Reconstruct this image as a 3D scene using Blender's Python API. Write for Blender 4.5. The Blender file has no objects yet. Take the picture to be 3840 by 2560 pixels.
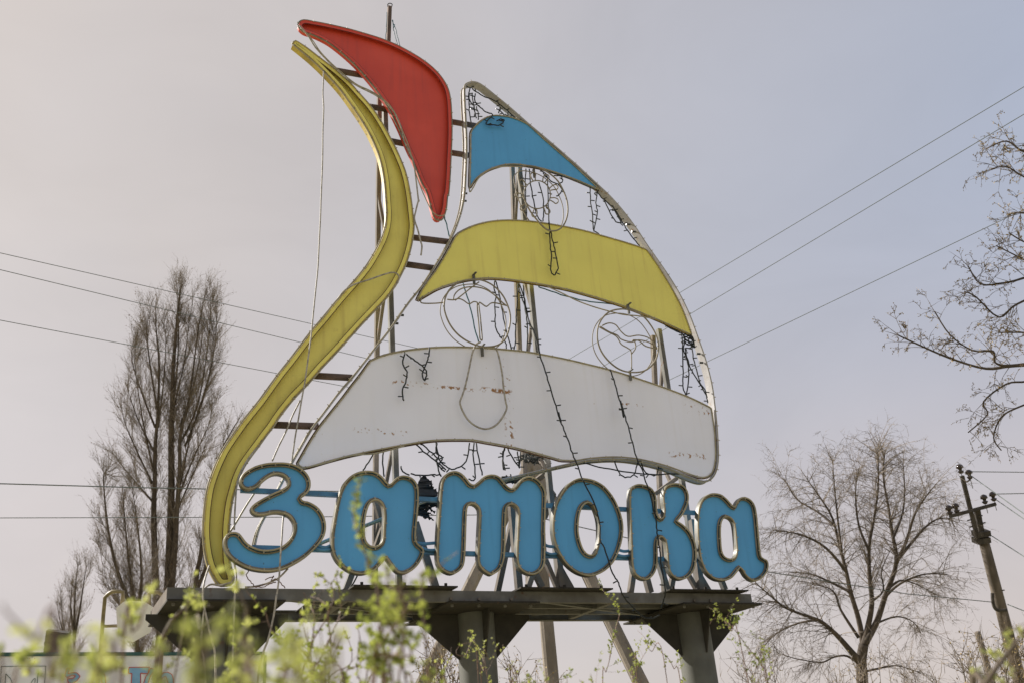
import bpy, math, random
from mathutils import Vector as V
from mathutils.geometry import tessellate_polygon
random.seed(7)
rnd = random.random
def uni(a, b): return a + (b - a) * rnd()
SC = bpy.context.scene
COL = SC.collection

# ------------------------------------------------------------------ camera
PITCH, ROLL, EYE = math.radians(24.6), math.radians(4.87), 1.6
CAM = V((0, 0, EYE))
FWD = V((0, math.cos(PITCH), math.sin(PITCH)))
_r = V((1, 0, 0)); _u = _r.cross(FWD)
RGT = _r * math.cos(ROLL) - _u * math.sin(ROLL)
UPV = _u * math.cos(ROLL) + _r * math.sin(ROLL)
FPX = 35 / 36 * 3840
cd = bpy.data.cameras.new('camera'); cam = bpy.data.objects.new('camera', cd); COL.objects.link(cam)
from mathutils import Matrix
cam.matrix_world = Matrix(((RGT.x, UPV.x, -FWD.x, 0), (RGT.y, UPV.y, -FWD.y, 0), (RGT.z, UPV.z, -FWD.z, EYE), (0, 0, 0, 1)))
cd.lens = 35; cd.sensor_width = 36; cd.sensor_fit = 'HORIZONTAL'
cd.clip_start = 0.05; cd.clip_end = 4000
cd.dof.use_dof = True; cd.dof.focus_distance = 14.0; cd.dof.aperture_fstop = 2.4
SC.camera = cam

# ------------------------------------------------------------------ sky, sun, exposure
SUN_AZ = math.radians(-66)      # from +Y, negative = to the left
SUN_EL = math.radians(36)
w = bpy.data.worlds.new('World'); SC.world = w; w.use_nodes = True
nt = w.node_tree; nt.nodes.clear()
def wn(t): return nt.nodes.new(t)
sky = wn('ShaderNodeTexSky'); sky.sky_type = 'NISHITA'; sky.sun_disc = False
sky.sun_elevation = SUN_EL; sky.sun_rotation = SUN_AZ
sky.air_density = 1.0; sky.dust_density = 1.6; sky.ozone_density = 1.6; sky.altitude = 0
hs = wn('ShaderNodeHueSaturation'); hs.inputs['Saturation'].default_value = 0.6; hs.inputs['Value'].default_value = 1.0
veil = wn('ShaderNodeMix'); veil.data_type = 'RGBA'
tc = wn('ShaderNodeTexCoord'); nz = wn('ShaderNodeTexNoise'); nz.inputs['Scale'].default_value = 2.2; nz.inputs['Detail'].default_value = 3; nz.inputs['Roughness'].default_value = 0.5
mr = wn('ShaderNodeMapRange'); mr.inputs['From Min'].default_value = 0.3; mr.inputs['From Max'].default_value = 0.7
mr.inputs['To Min'].default_value = 0.80; mr.inputs['To Max'].default_value = 0.93
bg = wn('ShaderNodeBackground'); bg.inputs['Strength'].default_value = 0.102
wo = wn('ShaderNodeOutputWorld')
nt.links.new(sky.outputs[0], hs.inputs['Color']); nt.links.new(tc.outputs['Generated'], nz.inputs['Vector'])
nt.links.new(nz.outputs[0], mr.inputs[0]); nt.links.new(mr.outputs[0], veil.inputs[0])
nt.links.new(hs.outputs[0], veil.inputs[6])
# thin high cloud veil: warmer where the sunlight scatters forward, cooler away from the sun
SDIR = (math.sin(SUN_AZ) * math.cos(SUN_EL), math.cos(SUN_AZ) * math.cos(SUN_EL), math.sin(SUN_EL))
dp = wn('ShaderNodeVectorMath'); dp.operation = 'DOT_PRODUCT'; dp.inputs[1].default_value = SDIR
gl = wn('ShaderNodeMapRange'); gl.inputs[1].default_value = 0.12; gl.inputs[2].default_value = 0.90
vc = wn('ShaderNodeMix'); vc.data_type = 'RGBA'; vc.inputs[6].default_value = (2.40, 2.68, 3.38, 1); vc.inputs[7].default_value = (3.80, 3.38, 3.10, 1)
nt.links.new(tc.outputs['Generated'], dp.inputs[0]); nt.links.new(dp.outputs['Value'], gl.inputs[0]); pw = wn('ShaderNodeMath'); pw.operation = 'POWER'; pw.inputs[1].default_value = 1.1
nt.links.new(gl.outputs[0], pw.inputs[0]); nt.links.new(pw.outputs[0], vc.inputs[0])
sx_ = wn('ShaderNodeSeparateXYZ'); hz = wn('ShaderNodeMapRange'); hz.interpolation_type = 'SMOOTHSTEP'; hz.inputs[1].default_value = 0.05; hz.inputs[2].default_value = 0.52; hz.inputs[3].default_value = 1; hz.inputs[4].default_value = 0
vh = wn('ShaderNodeMix'); vh.data_type = 'RGBA'; vh.inputs[7].default_value = (3.70, 3.22, 3.05, 1)       # pale haze low over the land
nt.links.new(tc.outputs['Generated'], sx_.inputs[0]); nt.links.new(sx_.outputs[2], hz.inputs[0]); nt.links.new(hz.outputs[0], vh.inputs[0]); nt.links.new(vc.outputs[2], vh.inputs[6]); 
nz2 = wn('ShaderNodeTexNoise'); nz2.inputs['Scale'].default_value = 3.4; nz2.inputs['Detail'].default_value = 5; nz2.inputs['Roughness'].default_value = 0.55; nz2.inputs['Distortion'].default_value = 0.6
mp_ = wn('ShaderNodeMapping'); mp_.inputs['Scale'].default_value = (1, 1, 2.2); nt.links.new(tc.outputs['Generated'], mp_.inputs[0]); nt.links.new(mp_.outputs[0], nz2.inputs['Vector'])
mr2 = wn('ShaderNodeMapRange'); mr2.inputs[1].default_value = 0.3; mr2.inputs[2].default_value = 0.7; mr2.inputs[3].default_value = 0.955; mr2.inputs[4].default_value = 1.055
wsp = wn('ShaderNodeVectorMath'); wsp.operation = 'SCALE'; nt.links.new(nz2.outputs[0], mr2.inputs[0]); nt.links.new(vh.outputs[2], wsp.inputs[0]); nt.links.new(mr2.outputs[0], wsp.inputs['Scale']); nt.links.new(wsp.outputs[0], veil.inputs[7])   # faint wisps
nt.links.new(veil.outputs[2], bg.inputs[0]); nt.links.new(bg.outputs[0], wo.inputs[0])
sd = bpy.data.lights.new('sun', 'SUN'); sd.energy = 5.0; sd.angle = math.radians(0.6); sd.color = (1.0, 0.93, 0.84)
sun = bpy.data.objects.new('sun', sd); COL.objects.link(sun)
S = V((math.sin(SUN_AZ) * math.cos(SUN_EL), math.cos(SUN_AZ) * math.cos(SUN_EL), math.sin(SUN_EL)))
sun.rotation_euler = S.to_track_quat('Z', 'Y').to_euler(); sun.location = S * 50
SC.view_settings.view_transform = 'Standard'; SC.view_settings.look = 'None'
SC.view_settings.exposure = 0.76; SC.view_settings.gamma = 1.0
SC.render.engine = 'CYCLES'

# ------------------------------------------------------------------ picture-to-place geometry
ZR = {'A': (720, 0, 1.96), 'B': (1500, 200, 1.96), 'C': (720, 700, 1.96), 'D': (1600, 800, 1.96), 'E': (720, 1500, 1.96),
      'F': (1800, 1500, 1.96), 'G': (0, 1760, 1.96), 'H': (700, 2000, 1.96), 'I': (1600, 2000, 1.8092), 'J': (2700, 1600, 1.6333),
      'K': (0, 900, 1.4258), 'L': (3200, 300, 1.0453), 'N': (0, 0, 1.0), 'P': (0, 2180, 4.126), 'Q': (400, 2180, 3.92),
      'R': (1600, 2180, 3.92), 'S': (2150, 2160, 3.136), 'T': (3480, 1700, 1.822), 'W': (1050, 2180, 3.92), 'X': (1750, 1650, 2.614)}
def Z(k, *pts):
    ox, oy, s = ZR[k]
    return [(ox + p[0] / s, oy + p[1] / s) + tuple(p[2:]) for p in pts]
def ray(x, y): return FWD + RGT * ((x - 1920) / FPX) - UPV * ((y - 1280) / FPX)
def at(x, y, d): return CAM + ray(x, y) * d                       # forward depth d
def at_y(x, y, Y): r = ray(x, y); return CAM + r * (Y / r.y)
def at_z(x, y, z): r = ray(x, y); return CAM + r * ((z - EYE) / r.z)
_v = ray(10000, 2305); U = V((_v.x, _v.y, 0)).normalized(); N = V((U.y, -U.x, 0)); UP = V((0, 0, 1))
P0 = at_y(1920, 1700, 13.0); P0 = V((P0.x, P0.y, 0))
def uz(x, y, off):
    r = ray(x, y); t = (P0 + N * off - CAM).dot(N) / r.dot(N); p = CAM + r * t
    return ((p - P0).dot(U), p.z)
def PL(u, z, off): return P0 + U * u + N * off + UP * z
def on(x, y, off): u, z = uz(x, y, off); return PL(u, z, off)
def line(k, pts, off): return [on(p[0], p[1], (p[2] if len(p) > 2 else off)) for p in Z(k, *pts)]

def smooth(pts, closed=False, n=5):
    """Catmull-Rom through pts; a point with a truthy 3rd value is a corner."""
    m = len(pts); out = []
    rng = range(m) if closed else range(m - 1)
    def g(i): return pts[i % m] if closed else pts[max(0, min(m - 1, i))]
    for i in rng:
        p0, p1, p2, p3 = g(i - 1), g(i), g(i + 1), g(i + 2)
        c1 = len(p1) > 2 and p1[2]; c2 = len(p2) > 2 and p2[2]
        for k in range(n):
            t = k / n; q = []
            for a in (0, 1):
                t1 = 0 if c1 else (p2[a] - p0[a]) / 2
                t2 = 0 if c2 else (p3[a] - p1[a]) / 2
                if c1: t1 = (p2[a] - p1[a]) * .6
                if c2: t2 = (p2[a] - p1[a]) * .6
                q.append((2 * t**3 - 3 * t**2 + 1) * p1[a] + (t**3 - 2 * t**2 + t) * t1 + (-2 * t**3 + 3 * t**2) * p2[a] + (t**3 - t**2) * t2)
            out.append(tuple(q))
    if not closed: out.append(tuple(pts[-1][:2]))
    return out
def smooth3(pts, n=4):
    m = len(pts); out = []
    for i in range(m - 1):
        p0, p1, p2, p3 = pts[max(0, i - 1)], pts[i], pts[i + 1], pts[min(m - 1, i + 2)]
        for k in range(n):
            t = k / n
            out.append(p1 * (2 * t**3 - 3 * t**2 + 1) + (p2 - p0) * .5 * (t**3 - 2 * t**2 + t) + p2 * (-2 * t**3 + 3 * t**2) + (p3 - p1) * .5 * (t**3 - t**2))
    out.append(pts[-1]); return out
def resample(loop, step, closed=True):
    pts = [V((p[0], p[1])) for p in loop]
    if closed: pts.append(pts[0])
    L = [0]
    for a, b in zip(pts, pts[1:]): L.append(L[-1] + (b - a).length)
    n = max(8, int(L[-1] / step)); out = []; j = 0
    for i in range(n if closed else n + 1):
        s = L[-1] * i / n
        while j < len(L) - 2 and L[j + 1] < s: j += 1
        f = (s - L[j]) / max(1e-9, L[j + 1] - L[j]); q = pts[j].lerp(pts[j + 1], f); out.append((q.x, q.y))
    return out
def area(l): return sum(a[0] * b[1] - b[0] * a[1] for a, b in zip(l, l[1:] + l[:1])) / 2
def oriented(l, ccw=True): return l if (area(l) > 0) == ccw else l[::-1]
def inset(l, t):
    m = len(l); out = []
    for i in range(m):
        a, b = l[i - 1], l[(i + 1) % m]; dx, dy = b[0] - a[0], b[1] - a[1]; q = math.hypot(dx, dy) or 1
        out.append((l[i][0] - dy / q * t, l[i][1] + dx / q * t))
    return out

# ------------------------------------------------------------------ mesh builder
ORG = {}
class MB:
    def __init__(s): s.v = []; s.f = []
    def tube(s, pts, r, sides=6, closed=False, cap=True):
        m = len(pts)
        if m < 2: return s
        rs = r if isinstance(r, (list, tuple)) else [r] * m
        b = len(s.v); nrm = None
        for i in range(m):
            a = pts[i - 1] if (i or closed) else pts[0]; c = pts[(i + 1) % m] if (i < m - 1 or closed) else pts[-1]
            t = c - a
            if t.length < 1e-9: t = V((0, 0, 1))
            t.normalize()
            if nrm is None: nrm = t.orthogonal().normalized()
            nrm = nrm - t * nrm.dot(t)
            if nrm.length < 1e-6: nrm = t.orthogonal()
            nrm.normalize(); bi = t.cross(nrm)
            for k in range(sides):
                an = 2 * math.pi * k / sides
                s.v.append(pts[i] + (nrm * math.cos(an) + bi * math.sin(an)) * rs[i])
        for i in range(m if closed else m - 1):
            x, y = b + i * sides, b + ((i + 1) % m) * sides
            for k in range(sides):
                k2 = (k + 1) % sides; s.f.append((x + k, x + k2, y + k2, y + k))
        if cap and not closed and sides > 3:
            s.f.append(tuple(b + k for k in range(sides))[::-1]); s.f.append(tuple(b + (m - 1) * sides + k for k in range(sides)))
        return s
    def hexa(s, c):
        b = len(s.v); s.v += c
        s.f += [(b, b + 3, b + 2, b + 1), (b + 4, b + 5, b + 6, b + 7), (b, b + 1, b + 5, b + 4), (b + 1, b + 2, b + 6, b + 5), (b + 2, b + 3, b + 7, b + 6), (b + 3, b, b + 4, b + 7)]
        return s
    def beam(s, p, q, w, h, side=None):
        t = (q - p).normalized(); a = (side or N); a = (a - t * a.dot(t))
        if a.length < 1e-4: a = t.orthogonal()
        a.normalize(); b = t.cross(a); a = a * (w / 2); b = b * (h / 2)
        return s.hexa([p - a - b, p + a - b, p + a + b, p - a + b, q - a - b, q + a - b, q + a + b, q - a + b])
    def slab(s, u0, u1, o0, o1, z0, z1):
        return s.hexa([PL(u0, z0, o0), PL(u1, z0, o0), PL(u1, z0, o1), PL(u0, z0, o1), PL(u0, z1, o0), PL(u1, z1, o0), PL(u1, z1, o1), PL(u0, z1, o1)])
    def prism(s, loops, o_front, o_back, fn=None):
        fn = fn or PL
        flat = [p for l in loops for p in l]
        tri = tessellate_polygon([[V((p[0], p[1], 0)) for p in l] for l in loops])
        b = len(s.v); n = len(flat)
        s.v += [fn(p[0], p[1], o_front) for p in flat] + [fn(p[0], p[1], o_back) for p in flat]
        for t in tri: s.f.append((b + t[0], b + t[1], b + t[2])); s.f.append((b + n + t[2], b + n + t[1], b + n + t[0]))
        st = b
        for l in loops:
            m = len(l)
            for i in range(m): j = (i + 1) % m; s.f.append((st + i, st + j, st + n + j, st + n + i))
            st += m
        return s
    def wall(s, loop, t, o0, o1):
        """wall standing on a closed loop, t thick inward"""
        inn = inset(loop, t); m = len(loop); b = len(s.v)
        for l, o in ((loop, o0), (loop, o1), (inn, o1), (inn, o0)): s.v += [PL(p[0], p[1], o) for p in l]
        for k in range(4):
            x, y = b + k * m, b + ((k + 1) % 4) * m
            for i in range(m): j = (i + 1) % m; s.f.append((x + i, x + j, y + j, y + i))
        return s
    def build(s, name, mat, parent=None, smooth_=False):
        o0 = V((0, 0, 0))
        if parent is not None: o0 = ORG[parent.name]
        me = bpy.data.meshes.new(name); me.from_pydata([tuple(v - o0) for v in s.v], [], s.f); me.materials.append(mat)
        if smooth_: me.polygons.foreach_set('use_smooth', [True] * len(me.polygons))
        me.update(); o = bpy.data.objects.new(name, me); COL.objects.link(o)
        if parent is not None: o.parent = parent
        ORG[o.name] = o0
        return o
    def build_top(s, name, mat, label, cat, base=None, group=None, kind=None, smooth_=False):
        b = base or s.v[0].copy()
        s2 = MB(); s2.v = [v - b for v in s.v]; s2.f = s.f
        o = s2.build(name, mat, None, smooth_); o.location = b; ORG[o.name] = b
        tag(o, label, cat, group, kind); return o
def tag(o, label=None, cat=None, group=None, kind=None):
    if label: o['label'] = label
    if cat: o['category'] = cat
    if group: o['group'] = group
    if kind: o['kind'] = kind
def thing(name, loc, label, cat, group=None):
    o = bpy.data.objects.new(name, None); COL.objects.link(o); o.location = loc; o.empty_display_size = .2
    ORG[o.name] = V(loc); tag(o, label, cat, group); return o

# ------------------------------------------------------------------ materials
def mat(name, c1, c2=None, scale=3.0, rough=.6, metal=0.0, lo=.35, hi=.65, bump=0.0, bscale=60, detail=5, stretch=None, spots=None, rows=None, extra=None, drips=None, spec=.5):
    m = bpy.data.materials.new(name); m.use_nodes = True; t = m.node_tree; bs = t.nodes['Principled BSDF']
    bs.inputs['Roughness'].default_value = rough; bs.inputs['Metallic'].default_value = metal; bs.inputs['Specular IOR Level'].default_value = spec
    def nd(x): return t.nodes.new(x)
    def mixc(f, a, b):
        x = nd('ShaderNodeMix'); x.data_type = 'RGBA'
        t.links.new(f, x.inputs[0])
        for s_, i in ((a, 6), (b, 7)):
            if isinstance(s_, tuple): x.inputs[i].default_value = (*s_, 1)
            else: t.links.new(s_, x.inputs[i])
        return x.outputs[2]
    def ramp(src, a, b):
        x = nd('ShaderNodeMapRange'); x.inputs[1].default_value = a; x.inputs[2].default_value = b; x.interpolation_type = 'SMOOTHSTEP'; t.links.new(src, x.inputs[0]); return x.outputs[0]
    def math_(op, a, b):
        x = nd('ShaderNodeMath'); x.operation = op
        for i, s_ in enumerate((a, b)):
            if isinstance(s_, (int, float)): x.inputs[i].default_value = s_
            else: t.links.new(s_, x.inputs[i])
        return x.outputs[0]
    tcn = nd('ShaderNodeTexCoord'); vec = tcn.outputs['Object']
    if stretch:
        mp = nd('ShaderNodeMapping'); mp.inputs['Scale'].default_value = stretch; t.links.new(vec, mp.inputs[0]); sv = mp.outputs[0]
    else: sv = vec
    def noise(sc, d=detail, v_=None):
        x = nd('ShaderNodeTexNoise'); x.inputs['Scale'].default_value = sc; x.inputs['Detail'].default_value = d; t.links.new(v_ or vec, x.inputs['Vector']); return x.outputs[0]
    col = c1
    if c2: col = mixc(ramp(noise(scale, detail, sv), lo, hi), c1, c2)
    if spots:                                            # (colour, noise scale, lo, hi)
        for (sc_, s0, a, b) in spots: col = mixc(ramp(noise(s0, 6), a, b), col, sc_)
    if drips:                                            # faint run-down streaks and fading: (colour, amount)
        mp2 = nd('ShaderNodeMapping'); mp2.inputs['Scale'].default_value = (7, 7, .45); t.links.new(vec, mp2.inputs[0])
        col = mixc(math_('MULTIPLY', ramp(noise(1.6, 6, mp2.outputs[0]), .48, .78), drips[1]), col, drips[0])
        col = mixc(math_('MULTIPLY', ramp(noise(.9, 4), .45, .7), drips[1] * .7), col, tuple(min(.9, c * 1.12 + .03) for c in c1))
    if rows:                                             # rust breaking out in rows: (colour, z, half height, u0, u1)
        sep = nd('ShaderNodeSeparateXYZ'); t.links.new(vec, sep.inputs[0])
        dt = nd('ShaderNodeVectorMath'); dt.operation = 'DOT_PRODUCT'; t.links.new(vec, dt.inputs[0]); dt.inputs[1].default_value = U
        n1 = noise(19, 3)
        for (rc, z, hz, u0, u1, thr) in rows:
            dz = math_('ABSOLUTE', math_('SUBTRACT', sep.outputs[2], z), 0)
            band = math_('SUBTRACT', 1.0, ramp(dz, hz * .3, hz))
            uu = math_('MULTIPLY', ramp(dt.outputs['Value'], u0 - .05, u0 + .05), math_('SUBTRACT', 1.0, ramp(dt.outputs['Value'], u1 - .05, u1 + .05)))
            f = math_('MULTIPLY', math_('MULTIPLY', band, uu), ramp(n1, thr, thr + .08))
            col = mixc(f, col, rc)
    if isinstance(col, tuple): bs.inputs['Base Color'].default_value = (*col, 1)
    else: t.links.new(col, bs.inputs['Base Color'])
    if bump:
        bn = nd('ShaderNodeBump'); bn.inputs['Strength'].default_value = bump; bn.inputs['Distance'].default_value = .01
        t.links.new(noise(bscale, 4), bn.inputs['Height']); t.links.new(bn.outputs[0], bs.inputs['Normal'])
    if extra: extra(t, bs, nd)
    return m
RUST = (.16, .07, .025); DIRT = (.12, .10, .07)
M = {}
M['red'] = mat('red_paint', (.64, .066, .032), (.57, .056, .028), 1.2, .55, bump=.05, spots=[((.20, .05, .03), 34, .72, .78)], drips=((.40, .05, .035), .4))
M['yellow'] = mat('yellow_paint', (.81, .735, .165), (.77, .695, .155), 1.5, .6, bump=.04, spots=[((.40, .28, .07), 40, .72, .78)], drips=((.58, .47, .12), .45))
M['yellow_old'] = mat('weathered_yellow_paint', (.80, .71, .16), (.72, .63, .14), 2.0, .6, bump=.06, spots=[((.45, .35, .08), 7, .62, .90), ((.22, .15, .05), 90, .66, .78)], drips=((.48, .37, .10), .5))
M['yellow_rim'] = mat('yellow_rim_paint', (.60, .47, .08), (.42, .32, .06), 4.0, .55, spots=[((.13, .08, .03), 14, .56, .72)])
M['blue'] = mat('blue_paint', (.088, .375, .70), (.083, .35, .66), 1.5, .5, bump=.04, spots=[((.05, .12, .2), 30, .70, .75)], drips=((.06, .26, .52), .35))
M['blue_rail'] = mat('blue_rail_paint', (.07, .25, .46), (.05, .16, .30), 6.0, .5, spots=[((.12, .07, .04), 20, .66, .74)])
M['frame'] = mat('white_frame_paint', (.44, .435, .45), (.33, .325, .325), 3.0, .75, spec=.15, spots=[((.30, .17, .08), 12, .62, .76)])
M['rope'] = mat('rope_light_plastic', (.37, .325, .205), (.27, .24, .15), 5.0, .5, lo=.4, hi=.65)
M['rope_dark'] = mat('aged_rope_light', (.23, .20, .135), (.13, .12, .08), 5.0, .45, lo=.4, hi=.65)
M['cord'] = mat('pale_rope_cord', (.40, .37, .31), (.24, .22, .18), 22.0, .5, lo=.42, hi=.62)
M['emblem'] = mat('dull_tan_light_tube', (.27, .235, .165), (.20, .175, .12), 5.0, .6)
M['seam'] = mat('rusty_brown_seam', (.15, .085, .035), (.09, .05, .025), 8.0, .8)  # rust on the band edges, painted shadow line inside the yellow lip
M['seam_red'] = mat('dark_red_seam', (.20, .025, .018), (.12, .018, .014), 8.0, .7)  # painted shadow line inside the red lip
M['clip'] = mat('plastic_clip', (.44, .39, .28), (.3, .26, .18), 20, .5)
M['letter_rim'] = mat('letter_rim_metal', (.12, .115, .085), (.06, .07, .065), 10, .4)
M['post'] = mat('beige_steel_post', (.18, .16, .14), (.135, .12, .105), 4, .8, spec=.1, bump=.05, spots=[((.22, .11, .06), 9, .66, .78)])
M['grey'] = mat('grey_steel', (.17, .17, .16), (.115, .113, .103), 4, .75, spec=.2, bump=.05, spots=[((.12, .07, .045), 10, .62, .78)])
M['brown'] = mat('primer_brown_tube', (.14, .10, .085), (.09, .07, .06), 6, .8, spec=.15, bump=.05)
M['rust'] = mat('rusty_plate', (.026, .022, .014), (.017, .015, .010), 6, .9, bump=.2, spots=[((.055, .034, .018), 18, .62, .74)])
M['column'] = mat('grey_painted_column', (.115, .12, .105), (.085, .088, .078), 3, .65, bump=.06, spots=[((.13, .08, .05), 7, .66, .82)])
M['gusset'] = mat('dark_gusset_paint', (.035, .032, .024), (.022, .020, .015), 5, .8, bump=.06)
M['concrete'] = mat('weathered_concrete', (.25, .22, .18), (.15, .13, .105), 2.2, .9, bump=.5, bscale=30, stretch=(1, 1, .35), spots=[((.15, .13, .10), 18, .60, .72)])
M['black'] = mat('black_cable', (.010, .014, .013), None, rough=.7)
M['teal'] = mat('teal_wire', (.03, .12, .15), None, rough=.5)
M['wire'] = mat('dull_power_wire', (.10, .12, .115), None, rough=.8)
M['bulb'] = mat('dark_lamp_socket', (.015, .02, .018), None, rough=.35)
M['sheet'] = mat('black_torn_film', (.012, .012, .012), (.03, .028, .025), 8, .6, bump=.3)
M['dark'] = mat('dark_tarred_pole', (.07, .06, .05), (.035, .03, .025), 5, .85, bump=.4)
M['polewood'] = mat('rough_pole_concrete', (.15, .125, .10), (.09, .075, .06), 4, .9, bump=.5, stretch=(1, 1, .25))
M['insul'] = mat('brown_insulator_glaze', (.035, .025, .02), None, rough=.12)
M['board'] = mat('white_board_paint', (.78, .78, .79), (.70, .70, .71), 3, .5)
M['green'] = mat('dark_green_trim', (.02, .09, .08), (.015, .06, .055), 6, .5)
M['sky_blue'] = mat('light_blue_lettering', (.16, .34, .52), (.2, .4, .58), 5, .5)
M['outline'] = mat('red_outline_paint', (.48, .07, .06), None, rough=.5)
M['tubeyel'] = mat('faded_yellow_pipe', (.25, .20, .10), (.16, .13, .065), 10, .5)
M['bark'] = mat('grey_brown_bark', (.095, .075, .058), (.055, .045, .036), 3, .95, bump=.6, bscale=20)
M['twig'] = mat('brown_twigs', (.215, .18, .145), (.15, .125, .10), 2, .9)
M['twigpale'] = mat('pale_brown_twigs', (.15, .115, .075), (.09, .07, .05), 2, .9)
M['seed'] = mat('dry_catkins', (.24, .15, .085), (.14, .09, .05), 3, .9)
M['bud'] = mat('opening_buds', (.34, .26, .10), (.25, .17, .07), 3, .8)
M['stem'] = mat('reddish_shrub_stem', (.20, .12, .08), (.11, .07, .05), 9, .7)
M['stemgrn'] = mat('green_shrub_stem', (.20, .17, .08), (.16, .11, .06), 9, .7)
def leafy(t, bs, nd):
    out = [n for n in t.nodes if n.type == 'OUTPUT_MATERIAL'][0]
    tr = nd('ShaderNodeBsdfTranslucent'); mx = nd('ShaderNodeMixShader'); mx.inputs[0].default_value = .6
    src = bs.inputs['Base Color'].links[0].from_socket
    gm = nd('ShaderNodeMix'); gm.data_type = 'RGBA'; gm.blend_type = 'MULTIPLY'; gm.inputs[0].default_value = 1
    t.links.new(src, gm.inputs[6]); gm.inputs[7].default_value = (1.1, 1.1, .62, 1)
    t.links.new(gm.outputs[2], tr.inputs[0]); t.links.new(bs.outputs[0], mx.inputs[1]); t.links.new(tr.outputs[0], mx.inputs[2]); t.links.new(mx.outputs[0], out.inputs[0])
M['leaf'] = mat('young_green_leaves', (.17, .21, .065), (.30, .33, .12), 5, .45, extra=leafy)
M['leaf2'] = mat('fresh_yellow_green_leaves', (.27, .305, .12), (.40, .42, .20), 5, .45, extra=leafy)
M['ground'] = mat('dry_grass_ground', (.26, .23, .13), (.36, .31, .20), .8, .95, bump=.6, bscale=12, spots=[((.10, .12, .04), .25, .5, .6)])

# ------------------------------------------------------------------ ground
g = MB(); n = 24; R = 1500
for i in range(n + 1):
    for j in range(n + 1):
        x, y = (i / n * 2 - 1), (j / n * 2 - 1)
        X, Y = math.copysign(abs(x) ** 2.2, x) * R, math.copysign(abs(y) ** 2.2, y) * R
        g.v.append(V((X, Y, uni(-.06, .0))))
for i in range(n):
    for j in range(n): a = i * (n + 1) + j; g.f.append((a, a + n + 1, a + n + 2, a + 1))
go = g.build('ground', M['ground']); tag(go, 'dry grassy ground under the sign', kind='structure')

# ------------------------------------------------------------------ steel platform
ZB0, ZB1, OF, OR_ = 3.83, 3.965, .25, -1.10          # beam bottom, top, front face, rear
plat = thing('steel_platform', PL(-.5, 0, -.4), 'grey steel platform on three round columns carrying the sail sign', 'platform')
uL, uR = uz(627, 2200, .25)[0], uz(2816, 2228, .25)[0]
def channel(o0, nm):
    b = MB(); s = -1 if o0 > -.5 else 1
    b.slab(uL, uR, o0, o0 + s * .012, ZB0, ZB1); b.slab(uL, uR, o0 + s * .012, o0 + s * .075, ZB1 - .012, ZB1 - .001); b.slab(uL, uR, o0 + s * .012, o0 + s * .075, ZB0 + .001, ZB0 + .012)
    return b.build(nm, M['grey'], plat)
channel(OF, 'front_beam'); channel(OR_, 'rear_beam')
for u in (uL + .006, uR - .02): MB().slab(u - .006, u + .006, OR_ + .08, OF - .014, ZB0 + .002, ZB1 - .002).build('end_beam', M['post'], plat)
cols = [(uz(832, 2450, -.42)[0], 627, 1072), (uz(1790, 2450, -.42)[0], 1684, 2024), (uz(2607, 2420, -.42)[0], 2561, 2856)]
for cu, xa, xb in cols:
    ua, ub = uz(xa, 2240, .33)[0], uz(xb, 2244, .33)[0]
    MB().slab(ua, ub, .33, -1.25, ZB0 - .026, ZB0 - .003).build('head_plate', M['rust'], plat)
    c = MB(); zz = [0, 1.2, 2.4, ZB0 - .028]
    c.tube([PL(cu, z, -.42) for z in zz], .243, 40, cap=False)
    co = c.build('column', M['column'], plat, True)
    zt = ZB0 - .029; hh = .56
    for du, do in ((1, 0), (-1, 0), (0, 1), (0, -1)):
        b = MB(); r0 = .235; ww = min(.62 if du else .5, max(.3, (ub - cu if du > 0 else cu - ua) - .03) if du else .6)
        if do > 0: ww = .22
        a = PL(cu, 0, -.42); dr = U * du + N * do; sd_ = (N if du else U) * .009
        prof = [(r0, zt), (r0 + ww, zt), (r0 + ww, zt - .06), (r0 + .02, zt - hh), (r0, zt - hh)]
        k = len(b.v); m_ = len(prof)
        for sg in (-1, 1): b.v += [a + dr * p[0] + UP * p[1] + sd_ * sg for p in prof]
        b.f += [tuple(k + i for i in range(m_)), tuple(k + m_ + i for i in range(m_))[::-1]] + [(k + i, k + m_ + i, k + m_ + (i + 1) % m_, k + (i + 1) % m_) for i in range(m_)]
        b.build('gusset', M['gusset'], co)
    for i in range(4):
        u = ua + .08 + (ub - ua - .16) * i / 3
        for o in (OF - .03, OR_ + .03):
            MB().tube([PL(u, ZB0 - .055, o), PL(u, ZB0 + .03, o)], .02, 6).build('bolt', M['grey'], plat)
for i, (xa, xb) in enumerate(((1328, 1718), (1954, 2300), (2512, 2806))):
    ua, ub = uz(xa, 2206, .42)[0], uz(xb, 2210, .42)[0]
    MB().slab(ua, ub, .42, -.25, ZB1 + .004, ZB1 + .022).build('base_plate', M['rust'], plat)
    for k in range(3):
        u = ua + .12 + (ub - ua - .24) * k / 2
        MB().tube([PL(u, ZB1 + .02, .33), PL(u, ZB1 + .07, .33)], .02, 6).build('bolt', M['rust'], plat)
for (x0, x1) in ((1100, 1640), (1700, 1120), (2050, 2520), (2480, 1990)):      # crossed angles between the two beams
    a = PL(uz(x0, 2225, .2)[0], ZB0 + .03, .17); b_ = PL(uz(x1, 2325, -1.05)[0], ZB0 + .03, -1.02)
    if x1 < x0: a.z += .055; b_.z += .055
    MB().beam(a, b_, .012, .05, UP).beam(a + UP * -.019, b_ + UP * -.019, .05, .011, U).build('diagonal_brace', M['grey'], plat)
for x in (1300, 1880, 2300):
    u = uz(x, 2225, .2)[0]; MB().slab(u - .04, u + .04, OF - .09, OR_ + .09, ZB0 + .015, ZB0 + .09).build('cross_beam', M['grey'], plat)
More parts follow.
